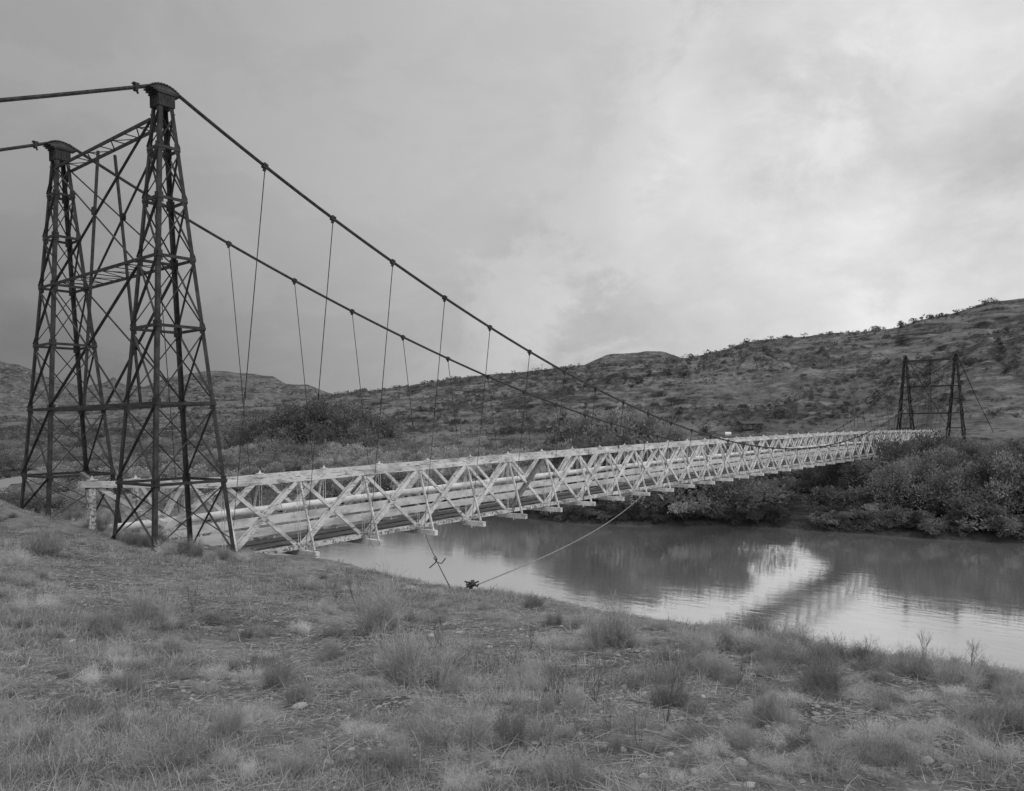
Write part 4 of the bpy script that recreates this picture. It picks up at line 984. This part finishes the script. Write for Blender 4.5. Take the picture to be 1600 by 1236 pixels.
oct_ = np.array([(1, 0, 0), (0, 1, 0), (-1, 0, 0), (0, -1, 0), (0, 0, .55), (.7, .7, .1), (-.7, .7, .1), (-.7, -.7, .1), (.7, -.7, .1)]); n = len(X); s_ = (.005+.022*RNG.uniform(0, 1, n)**3)*(1+.05*D)
V = oct_[None]*s_[:, None, None]*RNG.uniform(.6, 1.3, (n, 9, 1)); V = V+np.stack([X, Y, Z+.002], 1)[:, None]
f9 = np.array([(0, 5, 4), (5, 1, 4), (1, 6, 4), (6, 2, 4), (2, 7, 4), (7, 3, 4), (3, 8, 4), (8, 0, 4)]); F = (f9[None]+np.arange(n)[:, None, None]*9).reshape(-1, 3)
tag(link('gravel', np_mesh('gravel', V.reshape(-1, 3), F, ROCKM)), 'fine gravel between the grass tufts', 'gravel', kind='stuff')
nth_ = lambda k: '%d%s' % (k, 'th' if 10 < k % 100 < 14 else {1: 'st', 2: 'nd', 3: 'rd'}.get(k % 10, 'th'))
ORD = 'first second third fourth fifth sixth seventh eighth ninth tenth eleventh twelfth thirteenth fourteenth fifteenth sixteenth seventeenth'.split()+[nth_(k) for k in range(18, 60)]
for grp, txt in (('tall dark trees on the far bank right of the truss', 'tall dark bank tree by the far tower, %s from the left in its row'),
                 ('leafy bushes at the water below the tall bank trees', 'full bush below the tall bank trees, %s from the left'),
                 ('dark cottonwoods behind the two nearest hangers', 'dark spreading tree, %s from the left in the grove beyond the nearest hangers'),
                 ('dark trees around the ranch shed', 'dark ranch tree, %s from the left in the row by the shed'),
                 ('grey green trees behind the middle of the truss', 'grey bushy tree beyond the truss, %s from the left of its clump'),
                 ('junipers along the skyline', 'small skyline juniper, %s from the left on the right hill')):
    L = sorted([o for o in COL.objects if o.get('group') == grp], key=lambda o: proj(o.location)[0])
    for o, w in zip(L, ORD): o['label'] = txt % w
def nth(k): return '%d%s' % (k, 'th' if 10 < k % 100 < 14 else {1: 'st', 2: 'nd', 3: 'rd'}.get(k % 10, 'th'))
rows = {}
for o in COL.objects:
    g_ = o.get('group')
    if g_: rows.setdefault(g_, []).append(o)
BACK = ['nearest', 'second', 'third', 'fourth', 'fifth', 'sixth', 'seventh', 'eighth', 'ninth', 'tenth', 'eleventh', 'twelfth', 'thirteenth', 'fourteenth', 'fifteenth']+['%dth' % k for k in range(16, 40)]
def relabel(prefix, txt, group):
    ks = sorted([k for k in rows if k.startswith(prefix)], key=lambda k: sum(proj(o.location)[2] for o in rows[k])/len(rows[k]))
    for i, k in enumerate(ks):
        for j, o in enumerate(sorted(rows[k], key=lambda o: proj(o.location)[0])):
            o['label'] = txt % ((nth(j+1), BACK[i]) if txt.count('%s') == 2 else nth(j+1)); o['group'] = group
relabel('pale rounded willow scrub', 'pale willow bush beyond the river, %s from the left in the %s row', 'pale rounded willow scrub beyond the river')
relabel('dark scrub on the valley floor', 'scrub bush on the valley floor, %s from the left in the %s row', 'dark scrub on the valley floor left of the bridge')
relabel('low dark bushes on the steep', 'low shrub on the steep far bank, %s from the left in the %s row', 'low dark bushes on the steep far bank')
relabel('thicket of bushes below', 'thicket bush under the truss, %s from the left in the %s row', 'thicket of bushes below the white truss')
relabel('small overhanging shrubs', 'shrub hanging over the far waterline, %s from the left', 'overhanging shrubs along the far waterline')
relabel('dry plants along the right', 'soft dry plant on the right hand crest, %s from the left', 'dry plants along the right hand crest')
relabel('dead stalks standing in the grass', 'thin dead stalks standing in the grass of the near bank, %s from the left', 'dead stalks standing in the grass')
relabel('tufts at the feet of the near tower', 'grass tuft at the feet of the near tower, %s from the left', 'tufts at the feet of the near tower')
relabel('low scrub beyond the far end', 'low scrub bush above the far half of the truss, %s from the left', 'low scrub beyond the far end of the truss')
relabel('low scrub right of the far', 'low scrub bush right of the far tower, %s from the left', 'low scrub right of the far tower')
LM = [(240, 978, 'the dark airy bush'), (160, 992, 'the rounded left tuft'), (190, 1082, 'the lone pale tuft'), (255, 1215, 'the largest pale tuft'), (578, 985, 'the upright middle bush'),
      (655, 1068, 'the wide central clump'), (700, 1172, 'the tall bright tuft'), (950, 1010, 'the dense round bush'), (1290, 1085, 'the broad soft bush'), (1158, 1203, 'the largest cobble'),
      (468, 1108, 'the single left cobble'), (1572, 1150, 'the big right edge bush'), (20, 872, 'the pale left edge tuft'), (1335, 1042, 'the feathery crest bush'), (373, 868, 'the near tower leg'),
      (737, 917, 'the guy wire anchor'), (1445, 1196, 'the two corner cobbles'), (1205, 1135, 'the low cobble side clump'), (1040, 1110, 'the small central clump'), (832, 950, 'the small crest bush')]
used = {}
for g_, noun in (('tufts of longer grass scattered over the near bank', 'tuft of dry grass'), ('small twiggy brush on the near bank', 'twiggy brush plant'), ('river cobbles scattered over the bank', 'pale river cobble')):
    L = rows.get(g_, []); zs = sorted(o.scale[2] for o in L)
    for o in sorted(L, key=lambda o: -o.scale[2]):
        x, y, _ = proj(o.location); r = sum(z < o.scale[2] for z in zs)/max(1, len(zs)); size = ('tiny', 'small', 'middling', 'large')[min(3, int(r*4))]
        for lx, ly, nm in sorted(LM, key=lambda q: math.hypot(x-q[0], (y-q[1])*1.5))[:4]:
            dx, dy = x-lx, (y-ly)*1.5; far_ = ('right by', 'near', 'far from')[min(2, int(math.hypot(dx, dy)/60))]
            dr = 'right' if abs(dx) > 2*abs(dy) and dx > 0 else 'left' if abs(dx) > 2*abs(dy) else ('below' if dy > 0 else 'above')+(' and right' if dx > abs(dy)/2 else ' and left' if dx < -abs(dy)/2 else '')
            lab = '%s %s %s %s, %s' % (size, noun, far_, nm, dr)
            if lab not in used: break
        used[lab] = 1; o['label'] = lab
